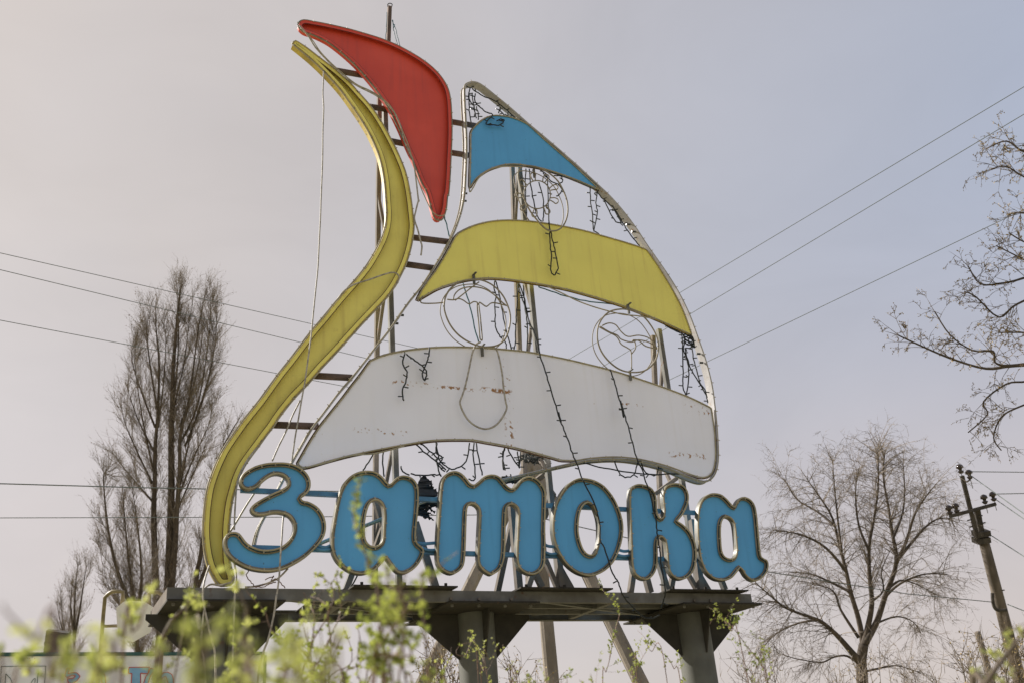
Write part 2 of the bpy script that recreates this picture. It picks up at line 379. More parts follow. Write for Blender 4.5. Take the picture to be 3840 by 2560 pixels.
for xa, xb in ((1195, 1660), (1668, 2040), (2046, 2330), (2420, 2800)):
    ua, ub = uz(xa, 2235, .1)[0], uz(xb, 2235, .1)[0]
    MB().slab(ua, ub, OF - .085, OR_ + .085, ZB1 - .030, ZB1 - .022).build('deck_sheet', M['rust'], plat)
for o in (-.22, -.62): MB().slab(uz(1195, 2235, .1)[0], uR - .3, o, o - .06, ZB0 + .0175, ZB1 - .032).build('stringer', M['grey'], plat)
for x in (1690, 1795, 1915, 2600, 2660):
    u = uz(x, 2235, .26)[0]; MB().tube([PL(u, ZB0 + .03, .245), PL(u, ZB0 + .03, .285)], .02, 6).build('bolt', M['post'], plat)

# ------------------------------------------------------------------ sail sign
ROOT = PL(-.3, ZB1, 0)
sign = thing('sail_sign', ROOT, 'tall sailboat sign with red, yellow, blue and white panels and blue letters Затока', 'sign')
def loopof(segs, off, n=5, step=.04):
    px = []
    for k, pts in segs: px += Z(k, *pts)
    sm = smooth(px, True, n)
    return oriented(resample([uz(p[0], p[1], off) for p in sm], step))
def rope_on(loop, ins, off, r, name, m, parent, sides=6, gap=None):
    l = inset(loop, ins); b = MB(); pts = [PL(p[0], p[1], off) for p in l]
    b.tube(pts, r, sides, closed=True); return b.build(name, m, parent, True)
def clips_on(loop, ins, off, parent, every=.2, wid=.05, m='clip'):
    b = MB(); l = resample(loop, every)
    for i in range(len(l)):
        a, c = l[i - 1], l[(i + 1) % len(l)]; t = V((c[0] - a[0], c[1] - a[1])).normalized(); nn = V((-t.y, t.x)); p = V(l[i])
        q0, q1 = p + nn * (ins - wid / 2), p + nn * (ins + wid / 2)
        b.beam(PL(q0.x, q0.y, off), PL(q1.x, q1.y, off), .009, .009)
    o = b.build('tube_clip', M[m], parent); o['kind'] = 'stuff'; return o
def panel(name, segs, mface, mrim, depth=.10, rec=.075, off=0.0, label=None, rope='rope', lip=.035):
    lp = loopof(segs, off)
    f = MB().prism([inset(lp, .011)], off - rec, off - rec - .012).build(name, M[mface], sign)
    if label: f['label'] = label
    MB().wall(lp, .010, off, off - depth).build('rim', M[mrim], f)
    MB().wall(inset(lp, .0105), lip, off - .004, off - .012).build('lip', M[mface], f)
    rope_on(lp, -.013, off - .012, .012, 'rope_light', M[rope], f)
    rope_on(lp, lip + .014, off - .012, .0075, 'seam', M['seam_red' if mface == 'red' else 'seam'], f)  # thin dark tube standing in for the shadow line inside the lip
    clips_on(lp, -.012, off + .002, f, .26, .04)
    return lp, f
RED = [('A', [(797, 160), (830, 150), (890, 160), (1000, 181), (1150, 215), (1300, 258), (1400, 290), (1500, 331), (1600, 383), (1700, 445), (1780, 510), (1840, 580), (1880, 655), (1898, 740), (1905, 850), (1907, 950), (1905, 1050), (1900, 1150), (1893, 1300), (1883, 1420)]),
       ('B', [(345, 1050), (338, 1130), (322, 1190), (303, 1218), (275, 1218), (255, 1195), (240, 1150), (205, 1020)]),
       ('A', [(1690, 1330), (1640, 1200), (1580, 1070), (1520, 930), (1450, 790), (1370, 670), (1290, 570), (1200, 470), (1100, 380), (1000, 305), (900, 255), (830, 232), (797, 205), (785, 182)])]
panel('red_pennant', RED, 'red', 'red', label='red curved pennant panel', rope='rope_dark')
YEL = [('A', [(743, 320, 1), (760, 300, 1), (790, 318), (850, 358), (930, 420), (1010, 480), (1090, 545), (1160, 610), (1240, 700), (1310, 780), (1380, 880), (1440, 985), (1490, 1080), (1530, 1170), (1565, 1260), (1590, 1360), (1608, 1470)]),
       ('C', [(1620, 200), (1628, 290), (1620, 370), (1605, 450), (1575, 550), (1535, 640), (1480, 740), (1420, 820), (1350, 895), (1250, 1000), (1150, 1110), (1050, 1220), (950, 1325), (850, 1440), (740, 1555)]),
       ('E', [(640, 115), (590, 190), (540, 255), (490, 325), (430, 405), (380, 480), (340, 565), (315, 645), (290, 740), (274, 850), (267, 950), (267, 1050), (270, 1150), (280, 1220), (300, 1290), (293, 1338), (250, 1352), (205, 1345), (170, 1300), (130, 1220), (105, 1120), (91, 1010), (91, 900), (100, 780), (120, 650), (150, 550), (190, 450), (240, 352), (300, 262), (360, 177), (430, 87)]),
       ('C', [(500, 1568), (560, 1485), (640, 1375), (720, 1275), (800, 1170), (880, 1065), (970, 960), (1060, 850), (1140, 758), (1220, 668), (1290, 578), (1350, 480), (1400, 380), (1428, 290), (1437, 200), (1432, 100), (1425, 0)]),
       ('A', [(1415, 1290), (1390, 1170), (1350, 1062), (1300, 960), (1240, 860), (1170, 758), (1090, 650), (1000, 550), (910, 460), (830, 390)])]
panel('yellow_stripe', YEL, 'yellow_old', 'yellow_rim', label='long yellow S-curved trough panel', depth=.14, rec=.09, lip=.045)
SAIL = [('B', [(478, 250), (495, 222), (540, 210), (585, 222), (640, 260), (720, 325), (800, 390), (880, 460), (960, 530), (1050, 605), (1150, 690), (1230, 760), (1310, 830), (1390, 905), (1460, 970), (1530, 1035), (1600, 1110), (1670, 1195), (1740, 1290)]),
        ('D', [(1620, 230), (1690, 330), (1760, 430), (1830, 540), (1890, 650), (1940, 760), (1980, 870), (2020, 980), (2050, 1070), (2075, 1160), (2100, 1270), (2115, 1380), (2125, 1470)]),
        ('F', [(1740, 165), (1748, 280), (1752, 400), (1745, 480), (1725, 540), (1690, 580), (1650, 592), (1600, 582), (1540, 560), (1480, 535), (1400, 500), (1300, 470), (1180, 443), (1080, 429), (980, 425), (880, 430), (780, 440), (680, 460), (560, 486), (430, 518), (300, 548)]),
        ('E', [(2290, 577), (2150, 610), (2000, 650), (1850, 695), (1700, 745), (1550, 805), (1400, 862), (1280, 910), (1150, 960), (1020, 1010), (940, 1045), (830, 1095), (700, 1140), (580, 1165), (500, 1160), (468, 1130), (463, 1080), (475, 1010), (500, 930), (545, 840), (590, 745), (640, 650), (690, 555), (740, 455), (800, 350), (880, 215), (960, 110)]),
        ('C', [(1090, 1505), (1180, 1402), (1270, 1290), (1350, 1185), (1430, 1085), (1500, 992), (1560, 902), (1620, 822), (1700, 722), (1780, 602), (1860, 472), (1920, 355), (1965, 240), (1990, 150), (2005, 60)]),
        ('B', [(482, 970), (488, 850), (492, 750), (493, 650), (489, 550), (484, 450), (479, 350)])]
lp = loopof(SAIL, 0)
fr = MB().wall(lp, .012, 0, -.15).build('sail_frame', M['frame'], sign); fr['label'] = 'thin white frame outlining the sail'
rope_on(lp, -.010, -.012, .010, 'rope_light', M['rope'], fr); rope_on(lp, -.010, -.138, .009, 'rope_light', M['rope'], fr)
clips_on(lp, -.014, .003, fr, .24, .045)
bo = MB()
for p in Z('B', (470, 1030), (465, 1085), (1670, 1258), (1710, 1312)) + Z('D', (1990, 1030), (2010, 1095)) + Z('C', (1530, 945), (1490, 1005)):
    q = on(p[0], p[1], -.06); bo.tube([q, q + U * .05 + N * .01], .017, 6); bo.tube([q + U * .0, q + U * .0 - U * .02], .022, 6)
o = bo.build('frame_bolts', M['bulb'], sign); o['kind'] = 'stuff'

def band(name, segs, m, label, edge='rope', rows=None, off=-.03):
    l = loopof(segs, off)
    f = MB().prism([l], off, off - .03).build(name, m, sign); f['label'] = label
    rope_on(l, -.004, off + .010, .011, 'rope_light', M[edge], f)
    rope_on(l, -.018, off - .016, .010, 'rusty_edge', M['seam'], f)
    clips_on(l, -.004, off + .016, f, .26, .035)
    return l, f
zrel = lambda k, x, y: uz(*Z(k, (x, y))[0], -.03)
def row(k, x0, x1, y, hz, thr=.50):
    a = zrel(k, x0, y); b = zrel(k, x1, y); r0 = PL(0, 0, 0) - ROOT
    return ((.32, .155, .045), a[1] * .5 + b[1] * .5 - ROOT.z, hz, a[0] + r0.dot(U), b[0] + r0.dot(U), thr)
M['white_band'] = mat('weathered_white_paint', (.85, .865, .955), (.82, .835, .92), 1.0, .5, bump=.03, drips=((.72, .71, .72), .2),
    spots=[((.48, .40, .30), 16, .73, .80)],
    rows=[row('D', -250, 130, 1255, .05, .56), row('D', 120, 340, 1285, .035, .50), row('D', 400, 620, 1300, .05, .48), row('D', 565, 615, 1250, .5, .62), row('E', 1200, 1650, 232, .05, .57), row('F', 1390, 1660, 405, .06, .53), row('F', 190, 250, 250, .35, .58), row('F', 1480, 1700, 70, .10, .60), row('D', 1430, 1600, 1405, .03, .57)])
BLU = [('B', [(522, 590), (545, 550), (580, 515), (630, 480), (690, 462), (760, 466), (830, 480), (900, 508), (950, 538), (1040, 622), (1150, 718), (1250, 804), (1340, 888), (1440, 984), (1462, 1006, 1), (1410, 982), (1330, 947), (1230, 907), (1120, 870), (1020, 842), (930, 826), (850, 817), (770, 820), (700, 838), (640, 862), (590, 895), (550, 930), (513, 990, 1), (515, 900), (518, 800), (520, 700)])]
band('blue_band', BLU, M['blue'], 'blue band at the top of the sail')
YB = [('D', [(235, 150, 1), (300, 115), (380, 85), (480, 63), (580, 55), (680, 57), (780, 65), (900, 82), (1030, 105), (1170, 135), (1310, 175), (1450, 215), (1560, 250), (1615, 272, 1), (1680, 362), (1750, 472), (1820, 592), (1880, 712), (1946, 892, 1), (1860, 855), (1750, 805), (1620, 750), (1480, 695), (1330, 645), (1180, 600), (1030, 560), (880, 530), (730, 505), (580, 485), (440, 477), (300, 490), (180, 520), (80, 555)]),
      ('C', [(1725, 795), (1652, 838, 1), (1705, 740), (1790, 622), (1870, 492), (1930, 382)])]
band('yellow_band', YB, M['yellow'], 'broad yellow band across the sail')
WB = [('C', [(1312, 1282, 1), (1400, 1245), (1500, 1220), (1620, 1200), (1760, 1186), (1900, 1181), (2050, 1183), (2200, 1191)]),
      ('D', [(600, 1005), (740, 1020), (880, 1045), (1030, 1075), (1180, 1110), (1330, 1147), (1480, 1192), (1640, 1245), (1800, 1302), (1950, 1362), (2088, 1430, 1), (2100, 1510)]),
      ('F', [(1722, 250), (1728, 400), (1720, 475), (1698, 535), (1655, 562), (1600, 560), (1500, 527), (1400, 490), (1300, 460), (1180, 433), (1080, 419), (980, 414), (880, 418), (780, 428), (700, 440), (592, 438, 1), (480, 405), (350, 370), (200, 335), (50, 308)]),
      ('E', [(2060, 290), (1950, 287), (1840, 289), (1730, 297), (1600, 318), (1450, 345), (1300, 375), (1150, 406), (1000, 445), (830, 492), (775, 468, 1), (800, 428), (860, 322), (930, 212), (1000, 122)]),
      ('C', [(1110, 1552), (1165, 1478), (1240, 1382)])]
band('white_band', WB, M['white_band'], 'wide white band along the foot of the sail, spotted with rust')

# letters ------------------------------------------------------------
LO = .35
LET = [('З', [('E', [(630, 455), (700, 458), (770, 478), (825, 515), (860, 560), (873, 610), (866, 655), (842, 688), (812, 708), (800, 726, 1), (825, 738), (860, 745), (920, 780), (965, 840), (985, 910), (980, 975), (955, 1030), (905, 1090), (840, 1150), (760, 1200), (680, 1238), (590, 1257), (500, 1255), (410, 1235), (330, 1195), (270, 1145), (240, 1090), (232, 1035), (248, 990), (285, 966), (325, 966), (355, 982), (378, 1012), (408, 1048), (450, 1074), (510, 1093), (580, 1093), (645, 1077), (698, 1040), (733, 990), (748, 940), (742, 893), (712, 852), (660, 831), (600, 828), (540, 842), (480, 845), (445, 828), (430, 797), (445, 768), (500, 730), (590, 682), (655, 653), (695, 627), (705, 598), (685, 562), (640, 544), (590, 550), (540, 582), (495, 625), (455, 650), (405, 656), (365, 634), (350, 592), (365, 548), (410, 510), (470, 480), (550, 460)])], []),
       ('а', [('E', [(1290, 515), (1350, 525), (1400, 560), (1430, 598), (1455, 617, 1), (1480, 588), (1510, 562), (1550, 550), (1600, 560), (1640, 590), (1663, 640), (1667, 720), (1660, 830), (1650, 930), (1646, 1010), (1660, 1050), (1693, 1078), (1706, 1105), (1696, 1150), (1660, 1210), (1610, 1255), (1555, 1275), (1505, 1262), (1465, 1215), (1425, 1157, 1), (1390, 1205), (1340, 1252), (1280, 1275), (1225, 1278), (1160, 1260), (1090, 1210), (1045, 1150), (1025, 1080), (1025, 980), (1040, 880), (1060, 770), (1085, 670), (1120, 600), (1170, 550), (1230, 522)])],
        [('E', [(1345, 735), (1385, 750), (1405, 790), (1410, 860), (1405, 940), (1400, 1020), (1380, 1055), (1340, 1070), (1300, 1055), (1275, 1010), (1270, 930), (1280, 840), (1305, 765)])]),
       ('т', [('E', [(1826, 640), (1834, 590), (1855, 550), (1890, 526), (1935, 518), (1980, 535), (2020, 575), (2045, 608), (2072, 618, 1), (2110, 590), (2150, 555), (2205, 543), (2255, 557)]),
              ('F', [(170, 592), (205, 632), (235, 648, 1), (265, 625), (300, 580), (345, 558), (390, 562), (435, 590), (470, 640), (484, 690), (482, 800), (479, 950), (481, 1030), (479, 1130), (475, 1200), (450, 1250), (400, 1281), (350, 1276), (300, 1245), (272, 1190), (268, 1100), (275, 950), (280, 820), (265, 780), (230, 765), (200, 785), (192, 830), (188, 950), (185, 1100), (175, 1180), (150, 1240), (110, 1272)]),
              ('E', [(2195, 1284), (2140, 1250), (2105, 1200), (2098, 1120), (2105, 950), (2110, 820), (2095, 780), (2060, 762), (2030, 777), (2020, 820), (2015, 950), (2010, 1100), (2000, 1200), (1970, 1250), (1915, 1278), (1860, 1262), (1815, 1220), (1797, 1160), (1800, 1000), (1812, 820)])], []),
       ('о', [('F', [(770, 570), (850, 590), (920, 635), (980, 710), (1020, 790), (1045, 870), (1053, 940), (1045, 1020), (1020, 1110), (980, 1190), (920, 1250), (850, 1285), (790, 1291), (720, 1270), (650, 1220), (590, 1140), (550, 1050), (533, 960), (535, 860), (555, 760), (600, 670), (650, 610), (710, 575)])],
        [('F', [(790, 755), (825, 770), (850, 820), (868, 890), (872, 960), (870, 1020), (858, 1080), (835, 1125), (800, 1130), (765, 1100), (740, 1040), (725, 970), (725, 900), (735, 830), (755, 780)])]),
       ('к', [('F', [(1098, 690), (1108, 640), (1150, 615), (1205, 618), (1255, 640), (1285, 680), (1298, 730), (1300, 800), (1308, 845), (1326, 864), (1345, 850), (1352, 800), (1345, 740), (1345, 680), (1365, 630), (1410, 608), (1465, 610), (1510, 640), (1532, 690), (1532, 740), (1515, 790), (1490, 840), (1452, 886, 1), (1490, 910), (1540, 960), (1575, 1030), (1590, 1100), (1588, 1180), (1570, 1250), (1530, 1300), (1475, 1318), (1425, 1300), (1390, 1250), (1378, 1180), (1372, 1100), (1360, 1030), (1335, 1005), (1315, 1017), (1305, 1060), (1305, 1150), (1300, 1220), (1275, 1280), (1230, 1318), (1180, 1310), (1135, 1270), (1115, 1200), (1110, 1100), (1105, 950), (1098, 800)])], []),
       ('а', [('F', [(1720, 680), (1770, 690), (1815, 725), (1850, 765), (1872, 780, 1), (1885, 745), (1910, 715), (1945, 708), (1990, 730), (2020, 775), (2035, 850), (2045, 950), (2055, 1060), (2065, 1140), (2085, 1160), (2110, 1175), (2120, 1210), (2110, 1260), (2080, 1300), (2040, 1325), (2000, 1325), (1955, 1290), (1930, 1250), (1912, 1230, 1), (1890, 1260), (1850, 1305), (1800, 1325), (1740, 1320), (1690, 1290), (1650, 1240), (1620, 1160), (1605, 1060), (1598, 950), (1600, 850), (1612, 770), (1640, 715), (1680, 688)])],
        [('F', [(1805, 858), (1845, 870), (1865, 905), (1875, 970), (1882, 1050), (1885, 1110), (1870, 1150), (1835, 1160), (1800, 1145), (1780, 1110), (1772, 1030), (1770, 950), (1778, 890)])])]
NTH = ['first letter', 'second letter', 'third letter', 'fourth letter', 'fifth letter', 'last letter']
for i, (ch, segs, hole) in enumerate(LET):
    loops = [loopof(segs, LO, 5, .03)]
    if hole: loops.append(oriented(loopof(hole, LO, 5, .03), False))
    f = MB().prism([inset(l, .006) for l in loops], LO - .045, LO - .06).build('letter', M['blue'], sign)
    f['label'] = 'blue letter %s, %s of the word' % (ch, NTH[i])
    for l in loops:
        MB().wall(l, .008, LO, LO - .075).build('rim', M['letter_rim'], f)
        rope_on(l, .012, LO + .004, .0125, 'rope_light', M['rope'], f)
        rope_on(l, .036, LO - .028, .0125, 'rope_light', M['rope_dark'], f)
        clips_on(l, .022, LO + .010, f, .17, .042)
def rail(p, q, off, w, m, nm): return MB().beam(on(*p, off), on(*q, off), w, w).build(nm, M[m], sign)
rail((902, 1836), (2618, 1922), .24, .055, 'blue_rail', 'letter_rail'); rail((944, 2052), (2690, 2100), .24, .055, 'blue_rail', 'letter_rail')
for k, pts in (('E', [(915, 1055), (950, 1075), (990, 1078), (1032, 1055)]), ('E', [(905, 1085), (960, 1098), (1030, 1090)]), ('E', [(1630, 1040), (1700, 1052), (1800, 1045)]), ('E', [(1690, 1085), (1740, 1100), (1800, 1098)]),
               ('F', [(465, 1050), (500, 1070), (560, 1075)]), ('F', [(470, 1110), (520, 1130), (580, 1122)]), ('F', [(1015, 1095), (1060, 1108), (1115, 1100)]), ('F', [(1010, 1135), (1060, 1145), (1120, 1135)]), ('F', [(1580, 1090), (1600, 1100), (1625, 1095)])):
    MB().tube(smooth3(line(k, pts, .29)), .02, 6).build('link_pipe', M['blue_rail'], sign, True)

# posts and lattice behind the panels ---------------------------------
def leg(a, b, oa, ob, w=.085, m='post', nm='post'): return MB().beam(on(*a, oa), on(*b, ob), w, w).build(nm, M[m], sign)
def down(p, off):                                                    # same place, down on the platform
    u, z = uz(p[0], p[1], off); return PL(u, z, off), PL(u, ZB1 + .003, off)
for top, x in (((1440, 300), 'a'), ((1936, 520), 'b'), ((2470, 1235), 'c')):
    u, z = uz(*top, -.22)
    MB().beam(PL(u, z, -.22), PL(u, ZB1 + .003, -.22), .07, .07, U).build('post', M['grey'], sign)
    MB().beam(PL(u - .03, z - .05, -.36), PL(u - .05, ZB1 + .003, -1.05), .066, .066, U).build('post', M['post'], sign)
    zz = z - .6; k = 0
    while zz > ZB1 + .8:
        f0 = (z - zz) / (z - ZB1); f1 = (z - zz + 1.1) / (z - ZB1); dn = -.36 - .69 * f0; dn1 = -.36 - .69 * min(1, f1); zz1 = max(ZB1 + .1, zz - 1.1)
        a, b = (PL(u - .04, zz, dn), PL(u, zz1, -.26)) if k % 2 else (PL(u, zz, -.26), PL(u - .04, zz1, dn1))
        MB().beam(a, b, .045, .045, U).build('brace', M['post'], sign); zz -= 1.35; k += 1
# lower inclined legs of the letter frame
for k, a, b, oa, ob, w, m in (('E', (1175, 1270), (1130, 1392), .1, .1, .07, 'grey'), ('E', (1640, 900), (1790, 1375), -.1, .1, .08, 'grey'), ('F', (262, 770), (128, 1405), -.5, -.9, .075, 'post'), ('F', (232, 770), (288, 1402), -.2, -.2, .085, 'post'),
                              ('F', (400, 1230), (352, 1372), .1, .1, .07, 'post'), ('F', (395, 1250), (455, 1372), .0, .0, .07, 'grey'), ('F', (480, 1170), (565, 1372), .05, .05, .06, 'post'), ('F', (572, 1140), (598, 1372), .1, .1, .08, 'post'),
                              ('F', (1128, 1250), (1105, 1412), .1, .1, .07, 'post'), ('F', (1215, 1280), (1250, 1412), .0, .0, .08, 'post'), ('F', (1310, 1180), (1378, 1392), .1, .1, .07, 'grey'), ('F', (1425, 1260), (1400, 1392), .05, .05, .07, 'post'),
                              ('F', (1530, 1280), (1590, 1385), .05, .05, .06, 'post'), ('F', (1560, 880), (1622, 1392), .0, .1, .085, 'post'), ('F', (1755, 1280), (1800, 1392), .1, .1, .07, 'grey'), ('F', (1460, 560), (1290, 685), -.3, -.6, .06, 'post'), ('F', (500, 520), (400, 600), -.25, -.6, .07, 'post'), ('F', (540, 680), (475, 860), -.25, -.7, .06, 'post'), ('E', (1345, 730), (1425, 1010), -.3, -.6, .06, 'post'), ('E', (1420, 880), (1350, 1075), -.4, -.8, .055, 'post')):
    p, q = Z(k, a)[0], Z(k, b)[0]; leg(p, q, oa, ob, w, m, 'leg')
for k, a in (('F', (600, 1372)), ('F', (1618, 1392))):                 # triangular foot gussets
    p = Z(k, a)[0]; u, z = uz(*p, .1); MB().prism([[(u - .16, ZB1 + .024), (u + .22, ZB1 + .024), (u + .05, ZB1 + .34), (u - .03, ZB1 + .12)]], .11, .1).build('foot_gusset', M['post'], sign)
# mast head above the pennant
mt = MB().beam(on(1461, 27, -.2), on(1447, 420, -.2), .06, .06, U).build('mast', M['brown'], sign)
hk = [on(*p, -.2) for p in Z('A', (1440, 52), (1438, 36), (1452, 26), (1470, 32), (1468, 50))]
MB().tube(smooth3(hk), .008, 6).build('lifting_hook', M['black'], mt, True)
# brown tubes tying mast stripe, pennant and sail together
for k, a, b in (('A', (1060, 520), (1300, 563)), ('A', (1290, 783), (1480, 812)), ('A', (1450, 1036), (1620, 1070)), ('A', (1880, 892), (2090, 928)), ('A', (1880, 1120), (2030, 1143)), ('C', (1600, 372), (1890, 407)), ('C', (1545, 567), (1780, 600)), ('C', (880, 1386), (1175, 1402)), ('E', (560, 178), (925, 191))):
    p, q = Z(k, a, b); MB().tube([on(*p, -.17), on(*q, -.17)], .046, 12).build('cross_tube', M['brown'], sign, True)
# emblems of bent rope light ------------------------------------------
def ring_loop(k, pts, off): return [PL(u, z, off) for u, z in resample([uz(p[0], p[1], off) for p in smooth(Z(k, *pts), True, 5)], .05)]
def emblem(name, label, k, ring, inner, boff=-.06):
    b = MB(); b.tube(ring_loop(k, ring, .10), .013, 6, closed=True)
    l2 = [p - N * .15 for p in ring_loop(k, ring, .10)]; b.tube(l2, .008, 6, closed=True)
    o = b.build(name, M['emblem'], sign, True); o['label'] = label
    for pts in inner: MB().tube(smooth3(line(k, pts, .02)), .010, 6).build('light_outline', M['emblem'], o, True)
    return o
RS = [(880, 850), (868, 900), (885, 980), (905, 1050), (950, 1150), (1010, 1230), (1060, 1283), (1105, 1306), (1160, 1300), (1205, 1260), (1232, 1180), (1228, 1090), (1200, 1010), (1160, 940), (1100, 885), (1040, 850), (980, 832), (920, 828)]
inner = []
cx, cy, r = 1008, 1040, 98
inner.append([(cx + r * math.cos(a * math.pi / 8), cy + r * 1.05 * math.sin(a * math.pi / 8)) for a in range(17)])
for i in range(9):
    a = -2.0 + i * 2 * math.pi / 9; lp_ = []
    for dr, da in ((100, -.10), (130, -.17), (155, -.13), (162, .0), (150, .10), (128, .07), (104, .05)):
        lp_.append((cx + (dr) * math.cos(a + da + .25), cy + dr * 1.02 * math.sin(a + da + .25)))
    inner.append(lp_)
emblem('sun_emblem', 'bent light tube ring with a looped sun inside, under the blue band', 'B', RS, inner)
RU = [(360, 487), (430, 500), (500, 540), (560, 605), (600, 690), (615, 765), (605, 850), (575, 925), (520, 968), (450, 980), (390, 975), (310, 945), (230, 890), (170, 815), (135, 730), (128, 670), (145, 600), (190, 540), (260, 500)]
emblem('umbrella_emblem', 'bent light tube ring with a beach umbrella outline inside', 'D', RU, [[(195, 638), (205, 600), (240, 562), (300, 543), (370, 543), (440, 563), (510, 610), (550, 650), (590, 682)], [(150, 633), (195, 637), (235, 628), (270, 640), (310, 666), (345, 650), (370, 655), (380, 672), (388, 655), (410, 668), (440, 685), (475, 660), (520, 662), (590, 680)], [(370, 665), (378, 760), (392, 920)], [(382, 665), (396, 780), (408, 920), (400, 930), (392, 920)], [(130, 655), (60, 662), (-20, 662), (-45, 650), (-30, 610)], [(385, 505), (330, 545), (280, 585), (210, 640)]])
RC = [(1460, 705), (1530, 720), (1600, 765), (1655, 835), (1690, 905), (1703, 975), (1690, 1060), (1650, 1120), (1590, 1158), (1510, 1166), (1430, 1150), (1360, 1105), (1300, 1040), (1265, 970), (1253, 895), (1265, 820), (1300, 760), (1350, 720), (1410, 706)]
emblem('wave_emblem', 'bent light tube ring with wavy leaping lines inside, right of the umbrella ring', 'D', RC, [[(1275, 830), (1340, 870), (1400, 895), (1430, 925), (1500, 945), (1560, 930), (1640, 950), (1700, 995)], [(1268, 835), (1330, 870), (1395, 905), (1430, 960), (1480, 990), (1503, 1020), (1506, 1150)], [(1290, 825), (1340, 806), (1390, 820), (1430, 870), (1480, 905), (1560, 896), (1640, 920), (1690, 985)], [(1507, 1030), (1535, 990), (1530, 945), (1512, 932), (1560, 935), (1610, 975), (1695, 995)]])
for k, p in (('D', (347, 480)), ('D', (408, 1005)), ('D', (1482, 700)), ('D', (1495, 1185)), ('B', (985, 880))):
    q = on(*Z(k, p)[0], .0); MB().beam(q + UP * .07, q - UP * .09, .035, .025, U).beam(q + UP * .06 - N * .03, q + UP * .06 + N * .09, .03, .012, U).build('bracket', M['grey'], sign)

# ------------------------------------------------------------------ loose light strings, cables and cords
def stubs(pts, b, every=.24, ln=.07):
    acc = 0; sgn = 1
    for a, c in zip(pts, pts[1:]):
        acc += (c - a).length
        if acc > every:
            acc = 0; sgn = -sgn; t = (c - a).normalized()
            d = (U * sgn + UP * uni(-.5, .3) + N * uni(-.2, .6)); d = (d - t * d.dot(t) * .7).normalized()
            b.tube([a, a + d * ln * .35, a + d * ln], [.006, .0095, .0095], 5)
def string_lights(name, label, runs, r=.0105, m='black', lamps=True, cat='light string', group=None, every=.24):
    base = runs[0][0].copy(); root = thing(name, base, label, cat, group)
    l = MB()
    for pts in runs:
        c = MB(); sp = smooth3(pts, 4); sp = [p + V((uni(-1, 1), uni(-1, 1), uni(-1, 1))) * .006 for p in sp]
        c.tube(sp, r, 5)
        if lamps: stubs(sp, l, every)
        c.build('cable', M[m], root, True)
    if lamps and l.v: o2 = l.build('lamp_sockets', M['bulb'], root); o2['kind'] = 'stuff'
    return root
def run(k, *pts, off=.06): return line(k, pts, off)
G = 'loose fairy light strings on the sign'
string_lights('light_string', 'black light string looping down the middle of the yellow sail band', [run('D', (900, 60), (905, 130), (908, 240), (918, 320), (912, 410), (935, 455), (965, 405), (950, 310), (930, 220), (912, 140), (898, 70))], group=G)
s2 = run('D', (672, 520, -.2), (690, 590, -.15), (718, 680, -.1), (740, 760, -.05), (770, 830, 0), (800, 900, .03), (830, 1030, .05), (860, 1120, .06), (890, 1220, .08), (920, 1320, .1), (950, 1410, .13), (985, 1530, .16)) + run('F', (580, 90, .19), (600, 170, .22), (640, 270, .26), (680, 390, .31), (720, 480, .36), (760, 590, .42), (820, 710, .42), (860, 810, .42), (880, 920, .42), (885, 1020, .42), (920, 1100, .42), (945, 1180, .42), (985, 1290, .43), (1020, 1340, .45), (1040, 1410, .46), (1080, 1470, .36)) + run('I', (1400, 500, .34), (1450, 545, .33), (1490, 570, .33), (1540, 572, .33), (1580, 550, .34))
string_lights('light_string', 'long black light string slanting over the white band and the round fourth letter', [s2], group=G)
s3 = run('D', (1345, 1145, .05), (1370, 1200, .06), (1400, 1310, .09), (1430, 1410, .12), (1450, 1500, .15)) + run('F', (1030, 0, .18), (1060, 100, .21), (1090, 200, .25), (1120, 310, .29), (1150, 420, .33), (1190, 510, .37), (1220, 600, .42), (1250, 690, .42), (1270, 780, .42), (1295, 870, .42), (1300, 950, .42), (1310, 1040, .42), (1325, 1120, .42), (1330, 1200, .42), (1340, 1260, .42), (1355, 1340, .43), (1360, 1400, .44), (1350, 1470, .35), (1330, 1530, .34))
string_lights('light_string', 'long black light string slanting over the white band and the fifth letter', [s3], group=G)
string_lights('light_string', 'short black light string dangling at the upper left of the white band', [run('C', (1565, 1215), (1550, 1300), (1580, 1360), (1570, 1430), (1545, 1500), (1555, 1568)), run('C', (1575, 1228), (1640, 1280), (1700, 1320), (1725, 1370), (1710, 1420), (1695, 1370), (1720, 1300), (1740, 1240), (1745, 1180))], group=G, every=.13)
string_lights('light_string', 'tangled black light string in the top corner of the sail frame', [run('B', (540, 240), (510, 270), (505, 330), (530, 370), (545, 400), (550, 470), off=-.05), run('B', (530, 262), (560, 285), (610, 315), (690, 345), (740, 385), (800, 430), (850, 480), (890, 500), off=-.05), run('B', (555, 300), (550, 350), (580, 390), (630, 430), (680, 452), (650, 490), (635, 520), (690, 528), (735, 530), (765, 495), (740, 485), (710, 500), off=.02), run('B', (740, 395), (725, 440), (735, 420), (770, 465), off=-.04), run('B', (505, 300), (508, 400), (515, 470), (522, 505), off=-.05), run('B', (560, 390), (572, 440), (575, 490), off=-.04), run('B', (530, 300), (538, 380), (548, 430), (560, 480), off=-.03), run('B', (790, 425), (795, 468), off=-.04)], group=G, every=.1)
